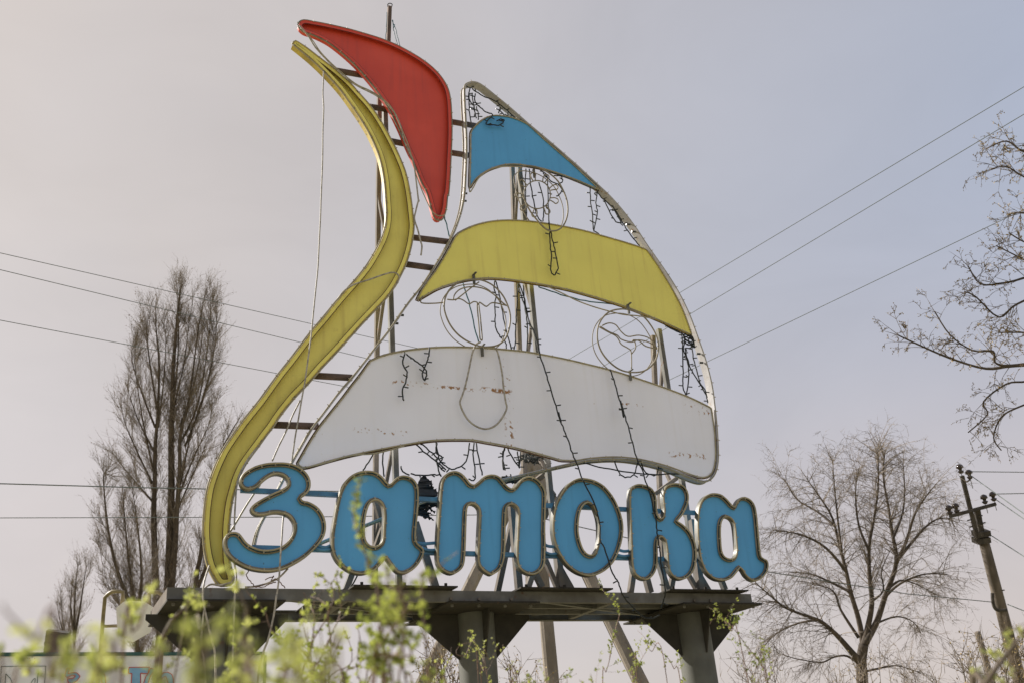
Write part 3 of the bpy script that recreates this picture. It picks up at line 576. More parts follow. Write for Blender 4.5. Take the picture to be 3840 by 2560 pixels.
string_lights('light_string', 'black light string hanging from the right tip of the blue band', [run('B', (1395, 985), (1400, 1080), (1415, 1180), (1420, 1290), (1450, 1320), off=-.04), run('B', (1450, 1015), (1440, 1100), (1450, 1170), (1440, 1230), (1425, 1310), off=-.05), run('B', (1440, 1000), (1480, 1060), (1540, 1110), (1580, 1150), (1620, 1220), (1650, 1270), (1700, 1340), (1760, 1415), off=-.05), run('B', (1500, 1075), (1550, 1180), (1590, 1240), (1640, 1245), off=-.06), run('B', (1560, 1120), (1600, 1200), (1625, 1240), off=-.04)], group=G, every=.12)
string_lights('light_string', 'tangled black light string by the right end of the yellow band', [run('D', (1870, 865), (1880, 940), (1880, 1050), (1885, 1200), (1885, 1280), (1910, 1340), off=-.06), run('D', (1900, 930), (1890, 1000), (1920, 1100), (1925, 1200), (1910, 1330), off=-.05), run('D', (1950, 950), (1960, 1060), (1990, 1170), (2010, 1240), (2050, 1310), (2065, 1390), off=-.05), run('D', (1880, 880), (1915, 940), (1940, 890), (1960, 950), (1915, 965), (1895, 915), (1950, 905), (1970, 985), (1930, 950), (1885, 900), (1945, 925), off=-.03), run('D', (1875, 890), (1930, 900), (1965, 965), (1910, 930), (1950, 980), (1900, 990), (1915, 1010), off=-.02), run('D', (1735, 805), (1800, 850), (1868, 882), off=-.05), run('D', (1900, 1000), (1930, 1110), (1970, 1190), (2020, 1270), (2062, 1350), off=-.04)], group=G, every=.12)
string_lights('light_string', 'black light string with plugs hanging behind the umbrella ring', [run('D', (500, 497), (495, 560), (510, 600), (500, 660), (503, 720), (502, 780), (505, 840), (530, 890), (550, 915), (580, 950), (585, 998), off=-.1), run('D', (505, 497), (530, 580), (550, 690), (580, 850), (600, 920), (625, 1000), off=-.1)], group=G)
string_lights('light_string', 'black light strings hanging below the yellow band near the middle post', [run('D', (670, 515), (665, 640), (660, 740), (655, 850), (650, 950), (640, 1003), off=-.12), run('D', (710, 525), (715, 600), (720, 680), (735, 780), (740, 870), (738, 1015), off=-.12), run('D', (680, 520), (720, 640), (750, 800), (790, 880), (830, 1030), off=-.1)], group=G)
string_lights('light_string', 'black light strings hanging behind the sun ring', [run('B', (925, 850), (920, 960), (925, 1080), (930, 1200), (940, 1225), off=-.1), run('B', (950, 850), (960, 960), (980, 1080), (1010, 1200), (1040, 1235), off=-.1), run('B', (1030, 865), (1080, 900), (1085, 1000), (1090, 1120), (1095, 1240), off=-.08), run('B', (1020, 950), (1050, 1060), (1055, 1180), (1050, 1235), off=-.1), run('B', (1050, 880), (1110, 940), (1160, 965), (1190, 1000), (1170, 1040), (1150, 1052), off=-.02), run('B', (1130, 900), (1180, 905), (1195, 940), (1165, 965), off=-.03)], group=G)
string_lights('light_string', 'black light strings sagging below the white band above the letters а and т', [run('E', (1790, 305), (1810, 400), (1800, 460), (1830, 560), off=-.05), run('E', (1650, 322), (1720, 390), (1800, 450), (1870, 510), off=-.06), run('E', (1680, 318), (1770, 390), (1850, 470), (1910, 505), (1980, 480), (2020, 430), (2037, 315), off=-.05), run('E', (2070, 315), (2065, 420), (2080, 510), (2075, 585), (2030, 575), off=-.05), run('E', (2088, 315), (2110, 430), (2135, 548), off=-.05), run('E', (2300, 345), (2285, 380), (2285, 440), (2300, 512), off=-.06), run('E', (1800, 310), (1795, 380), (1840, 420), (1815, 480), (1860, 520), off=-.04), run('E', (1610, 538), (1680, 552), (1760, 545), (1830, 548), off=-.1)], group=G, every=.16)
tan = [run('F', (200, 345), (240, 420), (290, 497), off=-.1), run('F', (182, 348), (168, 420), (172, 510), off=-.1), run('F', (275, 372), (285, 440), (290, 490), (300, 380), off=-.1)]
for i in range(9):
    x0 = uni(310, 480); tan.append(run('F', *[(max(300, min(500, x0 + uni(-60, 60))), 372 + (x0 - 310) * .22 + uni(0, 70)) for _ in range(7)], off=-.25 - .05 * i))
for i in range(6): tan.append(run('F', *[(uni(150, 330), uni(560, 620)) for _ in range(5)], off=-.2 - .03 * i))
string_lights('light_string', 'dense tangle of black light strings under the white band behind the letter т', tan, group=G, every=.12)
string_lights('light_string', 'black light strings sagging below the sail foot above the letter к', [run('F', (990, 445), (1010, 510), (1040, 550), (1080, 565), (1130, 545), (1162, 450), off=-.05), run('F', (1185, 455), (1210, 520), (1270, 550), (1300, 540), (1310, 485), off=-.05)], group=G)
C_ = 'loose cables on the sign'
string_lights('loose_cable', 'thin black cable sagging along the sail foot from the letter о to the right', [run('F', (740, 450), (870, 490), (1050, 520), (1250, 541), (1475, 541), off=-.05)], lamps=False, cat='cable', group=C_)
string_lights('loose_cable', 'teal wire hanging inside the umbrella ring', [run('D', (265, 512), (310, 650), (340, 790), (380, 942), off=-.06)], lamps=False, m='teal', cat='cable', group=C_)
string_lights('loose_cable', 'teal wire from the tip of the red pennant to the sail frame', [run('C', (1852, 215), (1870, 280), (1890, 370), off=-.05)], lamps=False, m='teal', cat='cable', group=C_)
string_lights('loose_cable', 'thin blue wires beside the mast head', [run('A', (1432, 90), (1428, 200), (1424, 300), off=-.18), run('A', (1472, 150), (1500, 230), (1530, 345), off=-.18), run('A', (1472, 150), (1485, 240), (1510, 335), off=-.18), run('A', (1475, 150), (1480, 205), (1488, 180), off=-.18)], lamps=False, m='teal', cat='cable', group=C_, r=.006)
string_lights('loose_cable', 'dark cable with wires under the yellow band between the emblem rings', [run('D', (820, 540), (920, 575), (1060, 620), (1200, 650), (1365, 668), off=-.07)], lamps=False, m='teal', cat='cable', group=C_)
string_lights('loose_cable', 'dark cables running down behind the white band to the letter а', [run('E', (1355, 360), (1310, 430), (1255, 515), off=-.1), run('E', (1420, 345), (1400, 430), (1410, 560), off=-.1), run('E', (1535, 480), (1550, 520), (1600, 550), off=-.1)], lamps=False, cat='cable', group=C_)
string_lights('loose_cable', 'black cable hanging below the letter а to the platform', [run('E', (1215, 1285), (1190, 1330), (1158, 1390), off=.2)], lamps=False, cat='cable', group=C_)
string_lights('loose_cable', 'tangled reddish thin wires on the platform below the letter З', [run('E', (420, 1250), (400, 1290), (440, 1340), (470, 1372), (530, 1350), off=.3), run('E', (540, 1320), (600, 1290), (580, 1320), (610, 1310), (640, 1330), (685, 1378), off=.3), run('E', (470, 1365), (520, 1370), (570, 1345), (620, 1335), off=.32)], lamps=False, m='stem', cat='cable', group=C_, r=.006)
K_ = 'pale rope light cords hanging loose'
def cord(label, pts, r=.011, m='cord'):
    b = MB(); sp = smooth3(pts, 5); b.tube(sp, r, 6); b.build_top('rope_cord', M[m], label, 'cord', base=pts[0].copy(), group=K_, smooth_=True)
cord('long pale cord hanging from the upper yellow stripe down past its lower bend', run('A', (968, 525, .0), (965, 600, .02), (962, 700, .05), (968, 800, .06), (962, 950, .08), (960, 1150, .1), (955, 1300, .1)) + run('C', (948, 100, .1), (945, 200, .1), (935, 400, .1), (925, 600, .1), (905, 800, .1), (890, 950, .1), (875, 1100, .1), (855, 1250, .1), (830, 1430, .1)) + run('E', (805, 0, .1), (780, 150, .1), (760, 260, .1), (740, 400, .1), (735, 460, .1)))
cord('pale cord crossing the lower bowl of the letter З down to the bushes', run('E', (675, 820, .2), (667, 900, .3), (658, 1050, .42), (650, 1150, .43), (640, 1300, .44), (620, 1450, .45)) + run('H', (660, 450, .46), (640, 600, .46), (600, 770, .46), (570, 850, .46), (535, 970, .46), (520, 1120, .46)))
cord('pale cord between the yellow stripe and the sail frame above the letter З', run('E', (795, 0), (740, 110), (690, 230), (640, 330), (590, 445), off=-.12))
cord('pale cord running down the right flank of the yellow stripe to the platform', run('E', (480, 345), (420, 420), (360, 520), (330, 620), (316, 800), (311, 950), off=.06))
cord('pale cord from under the letter З down over the platform edge', run('E', (311, 1195, .3), (325, 1280, .4), (325, 1390, .45)) + run('H', (355, 450, .45), (347, 650, .45), (340, 850, .45), (335, 1120, .45)))
cord('pale cord hanging from the foot of the yellow stripe in a long loop', run('H', (165, 235, .1), (130, 350, .4), (120, 450, .45), (130, 540, .46), (160, 680, .46), (190, 800, .46), (208, 880, .46), (215, 1120, .46)))
cord('pale cord hanging straight beside the long loop at the platform', run('H', (128, 560), (112, 700), (108, 830), (128, 930), (140, 1120), off=.45))
cord('pale cord curled around the bottom tip of the yellow stripe', run('E', (60, 1420), (110, 1365), (150, 1350), (200, 1358), (260, 1345), (295, 1330), (305, 1290), off=.2))
cord('pale cord lying along the platform below the letter З', run('E', (705, 1235), (640, 1300), (560, 1340), (470, 1365), (390, 1372), off=.28))
cord('pale cord arching over the middle of the yellow stripe', run('C', (1060, 840, -.05), (1110, 775, .02), (1150, 745, .04), (1200, 717, .04), (1300, 685, .04), (1400, 650, .04), (1470, 632, .04), (1510, 645, .04), (1522, 680, .03), (1490, 740, -.04)))
cord('pale cord swinging from the red pennant tip past the yellow stripe', run('A', (790, 190), (850, 260), (900, 340), (960, 410), (1050, 500), (1130, 575), (1220, 635), (1330, 690), (1400, 735), (1450, 780), (1500, 850), (1540, 950), (1560, 1040), (1600, 1120), (1630, 1200), (1650, 1350), (1665, 1480), off=.04) + run('C', (1665, 100), (1645, 180), (1635, 240), (1660, 320), (1680, 400), (1690, 440), (1683, 505), off=.04), r=.012)
cord('thin pale cord along the lower left edge of the red pennant to its tip', run('A', (800, 205), (880, 290), (950, 390), (1060, 500), (1200, 615), (1310, 668), (1395, 722), (1470, 800), (1545, 960), (1600, 1100), (1640, 1260), (1690, 1400), (1740, 1510), off=.05) + run('C', (1768, 185), (1810, 215), (1860, 208), off=.05), r=.008, m='rope')
cord('pale U-shaped cord loop hanging on the left half of the white band', run('D', (395, 945), (362, 965), (335, 1030), (310, 1150), (285, 1260), (260, 1340), (245, 1385), (260, 1440), (300, 1510), (360, 1560), (430, 1582), (500, 1560), (555, 1500), (588, 1430), (580, 1380), (565, 1280), (555, 1180), (530, 1050), (505, 992), (460, 980), (420, 985)), r=.014)
cord('pale cord slack under the right part of the yellow band', run('D', (880, 535), (1000, 590), (1100, 640), (1220, 685), (1350, 722), (1450, 745), (1560, 755), (1680, 778), off=-.02), r=.010, m='rope')
cord('pale cord slack under the left part of the white band', run('E', (840, 492), (1000, 452), (1100, 420), (1200, 400), (1330, 392), (1430, 370), (1560, 335), off=.0), r=.010, m='rope')
cord('pale cord slack below the blue band on its left', run('B', (510, 990), (515, 1020), (540, 985), (570, 930), (620, 880), (680, 850), (750, 835), (820, 832), (900, 835), off=.0), r=.010, m='rope')
cord('thin pale pipe slanting behind the upper hook of the letter З', run('E', (500, 620), (400, 770), (310, 920), (265, 985), off=-.15), r=.012, m='rope')

# torn black film between the letters
tb = MB()
pol = [(1690, 560), (1715, 552), (1742, 578), (1765, 600), (1732, 622), (1768, 640), (1782, 662), (1806, 700), (1790, 712), (1818, 740), (1822, 782), (1795, 765), (1770, 758), (1720, 768), (1698, 798), (1722, 818), (1744, 832), (1762, 862), (1782, 882), (1742, 866), (1716, 870), (1690, 852), (1655, 832), (1640, 780), (1648, 700), (1655, 620), (1672, 582)]
jag = []
for a, b_ in zip(pol, pol[1:] + pol[:1]):
    jag.append(a)
    for t in (.33, .66): jag.append((a[0] + (b_[0] - a[0]) * t + uni(-7, 7), a[1] + (b_[1] - a[1]) * t + uni(-7, 7)))
for rep in range(4):
    sh, sy = (0, -14, 12, -6)[rep], (0, 22, -18, 40)[rep]
    l = [uz(*p, -.1 - .05 * rep) for p in Z('E', *[(x + sh + uni(-9, 9) * (rep > 0), (y - 715) * (1, .8, .75, .5)[rep] + 715 + sy + uni(-10, 10) * (rep > 0)) for x, y in jag])]
    nb = MB().prism([oriented(l)], -.1 - .05 * rep, -.104 - .05 * rep)
    hh_ = len(nb.v) // 2
    for i in range(hh_): d = N * uni(-.02, .02); nb.v[i] += d; nb.v[i + hh_] += d
    k0 = len(tb.v); tb.v += nb.v; tb.f += [tuple(k0 + i for i in f) for f in nb.f]
tb.build_top('torn_film', M['sheet'], 'ragged black torn film caught between the letters а and т', 'torn film')

# ------------------------------------------------------------------ concrete pole with two struts behind the platform
DP = 22.0
pb = at(2070, 2560, DP); pb = V((pb.x, pb.y, 0))
conc = thing('concrete_pole', pb, 'concrete power pole with two slanting struts standing behind the platform', 'pole')
def pole_z(px): r_ = ray(*px); d = (V((pb.x, pb.y, 0)) - CAM); t = math.hypot(pb.x, pb.y) / math.hypot(r_.x, r_.y); return (CAM + r_ * t).z
ztop = pole_z((2030, 1390))
def sqpole(a, b, w0, w1, nm, side):
    m = MB(); t = (b - a).normalized(); A = (side - t * side.dot(t)).normalized(); B = t.cross(A); ch = .25; k = 9
    for i in range(k):
        f = i / (k - 1); c = a.lerp(b, f); w_ = (w0 + (w1 - w0) * f) / 2
        for x, y in ((1, ch), (ch, 1), (-ch, 1), (-1, ch), (-1, -ch), (-ch, -1), (ch, -1), (1, -ch)):
            m.v.append(c + A * (x * w_ + uni(-.006, .006)) + B * (y * w_ + uni(-.006, .006)))
    for i in range(k - 1):
        for j in range(8): j2 = (j + 1) % 8; m.f.append((i * 8 + j, i * 8 + j2, i * 8 + 8 + j2, i * 8 + 8 + j))
    m.f.append(tuple(range((k - 1) * 8, k * 8)))
    return m.build(nm, M['concrete'], conc)
sdir = V((.8, -.6, 0))
sqpole(pb, V((pb.x, pb.y, ztop + .3)), .38, .26, 'pole_shaft', sdir)
za = pole_z((2010, 1720))
for px, py in ((1645, 2440), (2345, 2440)):
    top = V((pb.x, pb.y, za)); q = at(px, py, DP - .6); d = (q - top); t = -za / d.z
    sqpole(top + d * t, top - d * .02, .36, .28, 'strut', sdir)
MB().beam(V((pb.x, pb.y, ztop)) - V((.9, 0, 0)), V((pb.x, pb.y, ztop)) + V((.9, 0, 0)), .09, .09, UP).build('cross_arm', M['grey'], conc)

# ------------------------------------------------------------------ power wires
WG = 'overhead power wires'
def wire(label, pts, r=.0065, sag=.0, m='wire', group=WG, n=14):
    out = []
    for a, b in zip(pts, pts[1:]):
        for i in range(n): f = i / n; p = a.lerp(b, f); p.z -= sag * 4 * f * (1 - f); out.append(p)
    out.append(pts[-1]); MB().tube(out, r, 5).build_top('power_wire', M[m], label, 'wire', base=pts[0].copy(), group=group, smooth_=True)
for nm, A_, Bp, C_r in (('top', ((0, 949), (1200, 1222)), (2027, 1410), ((2800, 948), (3840, 326))), ('middle', ((0, 1012), (1136, 1286)), (2042, 1504), ((2800, 1056), (3840, 430))), ('lowest', ((0, 1201), (1045, 1401)), (2127, 1607), ((2800, 1284), (3840, 786)))):
    d = math.hypot(pb.x, pb.y) / math.hypot(ray(*Bp).x, ray(*Bp).y); pp = CAM + ray(*Bp) * d; h = pp.z
    x0, y0 = A_[0]; x1, y1 = A_[1]; sl = (y1 - y0) / (x1 - x0)
    L = at_z(-420, y0 - 420 * sl, h); wire('%s of three power wires descending from the left edge behind the sign' % nm, [L, pp])
    x0, y0 = C_r[0]; x1, y1 = C_r[1]; sl = (y1 - y0) / (x1 - x0)
    Rr = at_z(4150, y1 + 310 * sl, h); wire('%s of three power wires rising to the right edge' % nm, [pp, Rr])
wire('thick twisted service cable crossing the poplars at the left', [at(-60, 1810, 21), at(500, 1826, 22), at(1080, 1838, 23), at(2060, 1850, 24)], r=.013)
wire('thin level wire crossing behind the letter З from the left', [at(-60, 1940, 24), at(1100, 1937, 24), at(2010, 1926, 24)], r=.010)

# ------------------------------------------------------------------ utility pole on the right
DU = 30.0
def tp(x, y, dd=0): p = Z('T', (x, y))[0]; return at(p[0], p[1], DU + dd)
top = tp(372, 560); base = tp(622, 1535); d = base - top; base = top + d * (top.z / -d.z) if d.z < 0 else base
up_ = thing('utility_pole', base, 'leaning concrete power pole with cross arm and insulators at the right edge', 'pole')
ax = (top - base).normalized(); m_ = MB(); m_.tube([base.lerp(top, i / 8) for i in range(9)], [.235 - .011 * i for i in range(9)], 16); m_.build('pole_shaft', M['polewood'], up_, True)
MB().beam(tp(232, 150, -.2), tp(345, 600, -.2), .11, .09, RGT).build('mast_channel', M['dark'], up_)
MB().beam(tp(335, 385, -.1), tp(375, 600, -.1), .16, .12, RGT).build('mast_channel', M['dark'], up_)
MB().beam(tp(148, 428, -.25), tp(462, 343, -.25), .09, .12, UP).build('cross_arm', M['dark'], up_)
for y in (540, 585): MB().beam(tp(318, y + 8, -.05), tp(408, y - 5, -.05), .42, .16, FWD).build('clamp', M['dark'], up_)
for x, y in ((220, 105), (282, 143), (145, 385), (192, 372), (385, 312), (445, 293)):
    c = tp(x, y, -.2); b = MB(); prof = [(-.42, .012), (-.14, .012), (-.13, .06), (-.06, .11), (-.04, .05), (.02, .07), (.04, .13), (.11, .11), (.15, .05), (.16, .01)]
    b.tube([c + ax * h for h, _ in prof], [r_ * .85 for _, r_ in prof], 12); b.build('insulator', M['insul'], up_, True)
MB().tube(smooth3([tp(240, 182, -.2), tp(262, 190, -.2), tp(282, 180, -.2), tp(288, 160, -.2)]), .025, 6).build('insulator_hook', M['dark'], up_, True)
MB().tube(smooth3([tp(440, 950, -.3), tp(442, 1000, -.35), tp(455, 1050, -.35), tp(485, 1070, -.33), tp(540, 1065, -.33)]), .05, 6).build('cable_loop', M['dark'], up_, True)
for a, b in (((268, 455), (300, 448)), ((285, 500), (312, 493)), ((345, 430), (372, 420)), ((370, 475), (392, 468)), ((505, 933), (522, 930))): MB().tube([tp(*a, -.2), tp(*b, -.2)], .02, 5).build('step_bolt', M['dark'], up_)
RW = 'wires on the right utility pole'
for i, (lb, a, b, da, db) in enumerate((('upper level wire leaving the top insulator to the right', (296, 122), (700, 126), 0, 3), ('level wire leaving the end of the cross arm to the right', (455, 274), (700, 269), 0, 3), ('wire falling steeply right from the pole top', (296, 150), (700, 440), 0, -4), ('wire falling right from the cross arm end', (465, 312), (700, 475), 0, -4), ('wire falling right from the pole shaft below the clamps', (405, 540), (700, 728), 0, -4), ('service wire falling right from the cable loop', (545, 1028), (700, 1090), 0, -4))):
    wire(lb, [tp(*a, da), tp(*b, db)], r=.014, group=RW)
wire('service wire between the concrete pole and the right utility pole', [V((pb.x, pb.y, pole_z((2040, 1935)))), at(2489, 2046, 24), at(2884, 2143, 26), at(3404, 2225, 28.5), tp(440, 1012, -.3)], r=.012, group=RW)
sp_t, sp_b = tp(338, 1218, 6), tp(420, 1500, 6); d = sp_b - sp_t; sb = sp_t + d * (sp_t.z / -d.z)
MB().tube([sb, sb.lerp(sp_t, .5), sp_t], [.14, .125, .11], 12).build_top('timber_post', M['polewood'], 'short bare pole standing left of the leaning utility pole', 'pole', base=sb.copy(), smooth_=True)

# ------------------------------------------------------------------ billboard, board on pipes and post at the lower left
zb = at(-30, 2445, 15).z
bl, br = at_z(-60, 2445, zb), at_z(989, 2442, zb)
bu = (br - bl); bw = V((bu.x, bu.y, 0)).length; bu = V((bu.x, bu.y, 0)).normalized(); bn = V((bu.y, -bu.x, 0))
bill = thing('billboard', V((bl.x, bl.y, 0)), 'white billboard with dark green top edge and blue red-outlined letters behind the bushes', 'billboard')
def BP(u, z, o=0): return V((bl.x, bl.y, 0)) + bu * u + UP * z + bn * o
def bq(k, x, y, o=.01):
    p = Z(k, (x, y))[0]; r_ = ray(*p); t = (V((bl.x, bl.y, 0)) + bn * o - CAM).dot(bn) / r_.dot(bn); q = CAM + r_ * t
    return ((q - V((bl.x, bl.y, 0))).dot(bu), q.z)
def bbox(u0, u1, z0, z1, o0, o1, nm, m): 
    MB().hexa([BP(u0, z0, o0), BP(u1, z0, o0), BP(u1, z0, o1), BP(u0, z0, o1), BP(u0, z1, o0), BP(u1, z1, o0), BP(u1, z1, o1), BP(u0, z1, o1)]).build(nm, M[m], bill)
bbox(0, bw, zb - 1.9, zb - .05, 0, -.08, 'panel', 'board'); bbox(-.01, bw + .01, zb - .055, zb, .02, -.1, 'top_trim', 'green'); bbox(bw, bw + .05, zb - 1.9, zb - .056, .01, -.09, 'side_trim', 'green')
for u in (.5, bw / 2, bw - .4): bbox(u - .05, u + .05, 0, zb - .1, -.085, -.18, 'post', 'grey')
def strip(pts, w_, o, nm, m):
    b = MB()
    for a, c in zip(pts, pts[1:]): b.beam(BP(a[0], a[1], o), BP(c[0], c[1], o), .004, w_, bn)
    b.build(nm, M[m], bill)
def patch(pts, o, nm, m): MB().prism([oriented(pts)], o, o - .002, BP).build(nm, M[m], bill)
def Bq(k, pts): return [bq(k, *p) for p in pts]
lets = [('P', [(1000, 1450), (1040, 1330), (1080, 1330), (1050, 1420), (1120, 1400), (1190, 1405), (1240, 1460), (1190, 1530), (1120, 1568), (1060, 1560), (1040, 1500), (1130, 1490), (1170, 1455), (1120, 1440), (1040, 1480)]),
        ('Q', [(330, 1255), (630, 1250), (605, 1350), (500, 1340), (500, 1480), (490, 1700), (400, 1700), (360, 1490), (372, 1345), (315, 1340)]),
        ('Q', [(645, 1265), (720, 1290), (650, 1370), (610, 1480), (600, 1700), (560, 1700), (545, 1480), (575, 1390), (615, 1340)]),
        ('Q', [(760, 1490), (775, 1400), (830, 1335), (900, 1325), (960, 1360), (985, 1440), (985, 1600), (940, 1700), (900, 1700), (900, 1480), (870, 1390), (830, 1400), (800, 1480), (800, 1700), (765, 1700)]),
        ('P', [(1420, 1568), (1480, 1400), (1560, 1380), (1620, 1440), (1640, 1568), (1580, 1568), (1560, 1470), (1510, 1470), (1480, 1568)])]
for k, pts in lets:
    q = Bq(k, pts); patch(q, .006, 'lettering', 'sky_blue'); strip(q + q[:1], .012, .009, 'letter_outline', 'outline')
for pts in ([(10, 1568), (20, 1305), (710, 1300), (690, 1568)], [(80, 1568), (90, 1420), (160, 1490), (190, 1560)], [(480, 1560), (520, 1500), (545, 1490), (540, 1560)], [(590, 1410), (575, 1568)]):
    strip(Bq('P', pts), .008, .006, 'panel_drawing', 'green')
for i in range(9):
    for j in range(5):
        x, y = 300 + i * 28 + (j % 2) * 14, 1160 + j * 25
        if abs(i - 4) + abs(j - 2) in (0, 3, 4, 6): continue
        patch(Bq('P', [(x, y - 9), (x + 9, y), (x, y + 9), (x - 9, y)]), .006, 'embroidery_mark', 'outline' if (i + j) % 3 == 0 else 'bulb')
wbd = thing('board_on_pipes', at_z(560, 2560, 0.0) if False else V((at(560, 2460, 14).x, at(560, 2460, 14).y, 0)), 'blank white many-sided board mounted on bent yellow pipes left of the platform', 'board')
D0 = 14.0
pts = [at(*p, D0) for p in Z('Q', (140, 380), (250, 290), (400, 278), (560, 290), (720, 395), (690, 560), (640, 740), (380, 885), (290, 820), (170, 765), (150, 600))]
b = MB(); nrm_ = V((.35, -.93, .12)).normalized(); k = len(pts); c0 = sum(pts, V((0, 0, 0))) / k
b.v = list(pts) + [p - nrm_ * .02 for p in pts]; b.f = [tuple(range(k))[::-1], tuple(range(k, 2 * k))] + [(i, (i + 1) % k, k + (i + 1) % k, k + i) for i in range(k)]
b.build('panel', M['board'], wbd)
h1 = [at(*p, D0 + .12) for p in Z('P', (1555, 1100), (1565, 960), (1580, 750), (1600, 500), (1625, 240), (1680, 185), (1740, 150), (1820, 147), (1905, 155), (1900, 240), (1890, 360))]
gp = h1[0].copy(); gp.z = 0
MB().tube([gp] + h1, .028, 8).tube([at(*p, D0 + .12) for p in Z('P', (1590, 685), (1835, 678))], .022, 8).build('pipe_frame', M['tubeyel'], wbd, True)
h2 = [at(*p, D0 + .3) for p in Z('Q', (810, 1010), (830, 800), (845, 660), (840, 250), (815, 190), (760, 152), (640, 152), (625, 170), (625, 380))]
gp = h2[0].copy(); gp.z = 0
MB().tube([gp] + h2, .028, 8).build('pipe_frame', M['tubeyel'], wbd, True)
q0, q1 = [at(*p, 17) for p in Z('P', (865, 1085), (905, 760))]; d = q0 - q1; gb = q1 + d * (q1.z / -d.z)
lpst = thing('square_post', gb, 'dark leaning square post with a small side bracket above the billboard', 'post')
MB().beam(gb, q1, .38, .1, RGT).build('post_shaft', M['dark'], lpst); MB().beam(*[at(*p, 17) for p in Z('P', (690, 950), (840, 948))], .05, .04).build('bracket', M['dark'], lpst)

# ------------------------------------------------------------------ trees
def rv(): 
    while True:
        v = V((uni(-1, 1), uni(-1, 1), uni(-1, 1)))
        if .05 < v.length < 1: return v.normalized()
def limb(b, p, d, L, r, droop, wob, segs, ends=None):
    pts = [p.copy()]; d = d.normalized(); st = L / segs
    for i in range(segs):
        d = (d + rv() * wob + V((0, 0, -droop))).normalized(); p = p + d * st; pts.append(p.copy())
    b.tube(pts, [r * (1 - .8 * i / segs) for i in range(segs + 1)], 3, cap=False); return pts
def poplar(name, label, stems, depth, spread, dens, seeds=True, rmain=.2, group='bare poplars at the left'):
    """stems: pixel polylines from the base up"""
    pts0 = [at(*stems[0][0], depth)]; g0 = V((pts0[0].x, pts0[0].y, 0))
    root = thing(name, g0, label, 'tree', group); tr, cr, sd_ = MB(), MB(), MB()
    for si, st in enumerate(stems):
        dz = uni(-.8, .8) if si else 0
        P = [at(x, y, depth + dz * i / len(st)) for i, (x, y) in enumerate(st)]
        if P[0].z > 0 and si == 0: P = [V((P[0].x, P[0].y, 0))] + P
        P = smooth3(P, 4); n_ = len(P); rr = [rmain * (1 - .94 * (i / (n_ - 1)) ** .8) * (1 if si == 0 else .62 if si < 3 else .19) for i in range(n_)]
        tr.tube(P, rr, 8); H = sum((b - a).length for a, b in zip(P, P[1:]))
        for k in range(int(H * dens)):
            f = .04 + .92 * rnd() ** 1.2; i = min(n_ - 2, int(f * (n_ - 1))); p = P[i].lerp(P[i + 1], rnd()); t = (P[i + 1] - P[i]).normalized()
            side = rv(); side.z = 0
            if side.length < .2: continue
            side.normalize(); L = spread * (1.15 - f * .95) * uni(.5, 1.15)
            d = (t * 1.0 + side * uni(.35, .75)).normalized()
            br_ = limb(cr, p, d, L, .009 + .018 * (1 - f) * rnd(), -.06, .10, 6)
            for q in range(int(6 + L * 5)):
                j = 1 + int(rnd() * 5.5); j = min(j, 6); p2 = br_[j]; d2 = ((br_[j] - br_[j - 1]).normalized() + rv() * .6 + V((0, 0, .35))).normalized()
                tw = limb(cr, p2, d2, uni(.35, 1.1), .0072, -.04, .16, 4)
                for w_ in range(3):
                    e = tw[1 + int(rnd() * 3.9)]; t3 = limb(cr, e, (d2 + rv() * .8 + V((0, 0, .2))), uni(.15, .45), .005, -.02, .2, 2)
                    if seeds and rnd() < .3:
                        a = t3[-1]; s_ = uni(.02, .045); n1, n2 = rv() * s_, rv() * s_; k0 = len(sd_.v); sd_.v += [a, a + n1, a + n1 + n2, a + n2]; sd_.f.append((k0, k0 + 1, k0 + 2, k0 + 3))
    tr.build('trunk', M['bark'], root, True); c = cr.build('crown', M['twig'], root); c['kind'] = 'stuff'
    if sd_.v: o = sd_.build('catkins', M['seed'], root); o['kind'] = 'stuff'
K = lambda *p: Z('K', *p)
Gz = lambda *p: Z('G', *p)
poplar('poplar_tree', 'tallest bare poplar with several upright stems left of the sign', [
    Gz((1235, 1568), (1225, 1330), (1225, 1100)) + K((915, 1400), (915, 1100), (920, 900), (925, 700), (945, 450), (965, 270), (975, 240)),
    Gz((1240, 1100), (1265, 800), (1290, 500)) + K((945, 1450), (960, 1250), (965, 1040), (1000, 900), (1025, 750), (1060, 480), (1100, 270)),
    Gz((1160, 1100), (1140, 700), (1130, 300)) + K((828, 1300), (830, 1100), (845, 900), (850, 650), (835, 480), (832, 330)),
    K((965, 1300), (1010, 1080), (1070, 880), (1120, 700), (1150, 500)), K((825, 1250), (780, 1050), (745, 850), (720, 640), (740, 470)), K((920, 950), (940, 850), (985, 650), (1010, 450), (1045, 250)), K((845, 1000), (870, 800), (885, 600), (880, 420)), K((960, 1350), (1040, 1150), (1110, 1000), (1150, 850)),
    K((990, 1100), (1085, 850), (1140, 620), (1160, 420), (1150, 320)), K((830, 1000), (760, 820), (705, 640), (715, 520)), K((840, 900), (800, 650), (785, 470), (805, 370)), K((955, 1100), (1050, 900), (1100, 650), (1125, 420), (1120, 260)), K((815, 1300), (720, 1100), (660, 950), (650, 850)), K((820, 1400), (690, 1250), (600, 1130)), K((945, 1450), (1045, 1220), (1115, 1060)), K((925, 900), (950, 650), (955, 420), (945, 230)), K((835, 1150), (735, 950), (680, 780)), K((960, 1000), (1040, 760), (1080, 520), (1070, 330))], 45, 1.6, 4.6, rmain=.30)
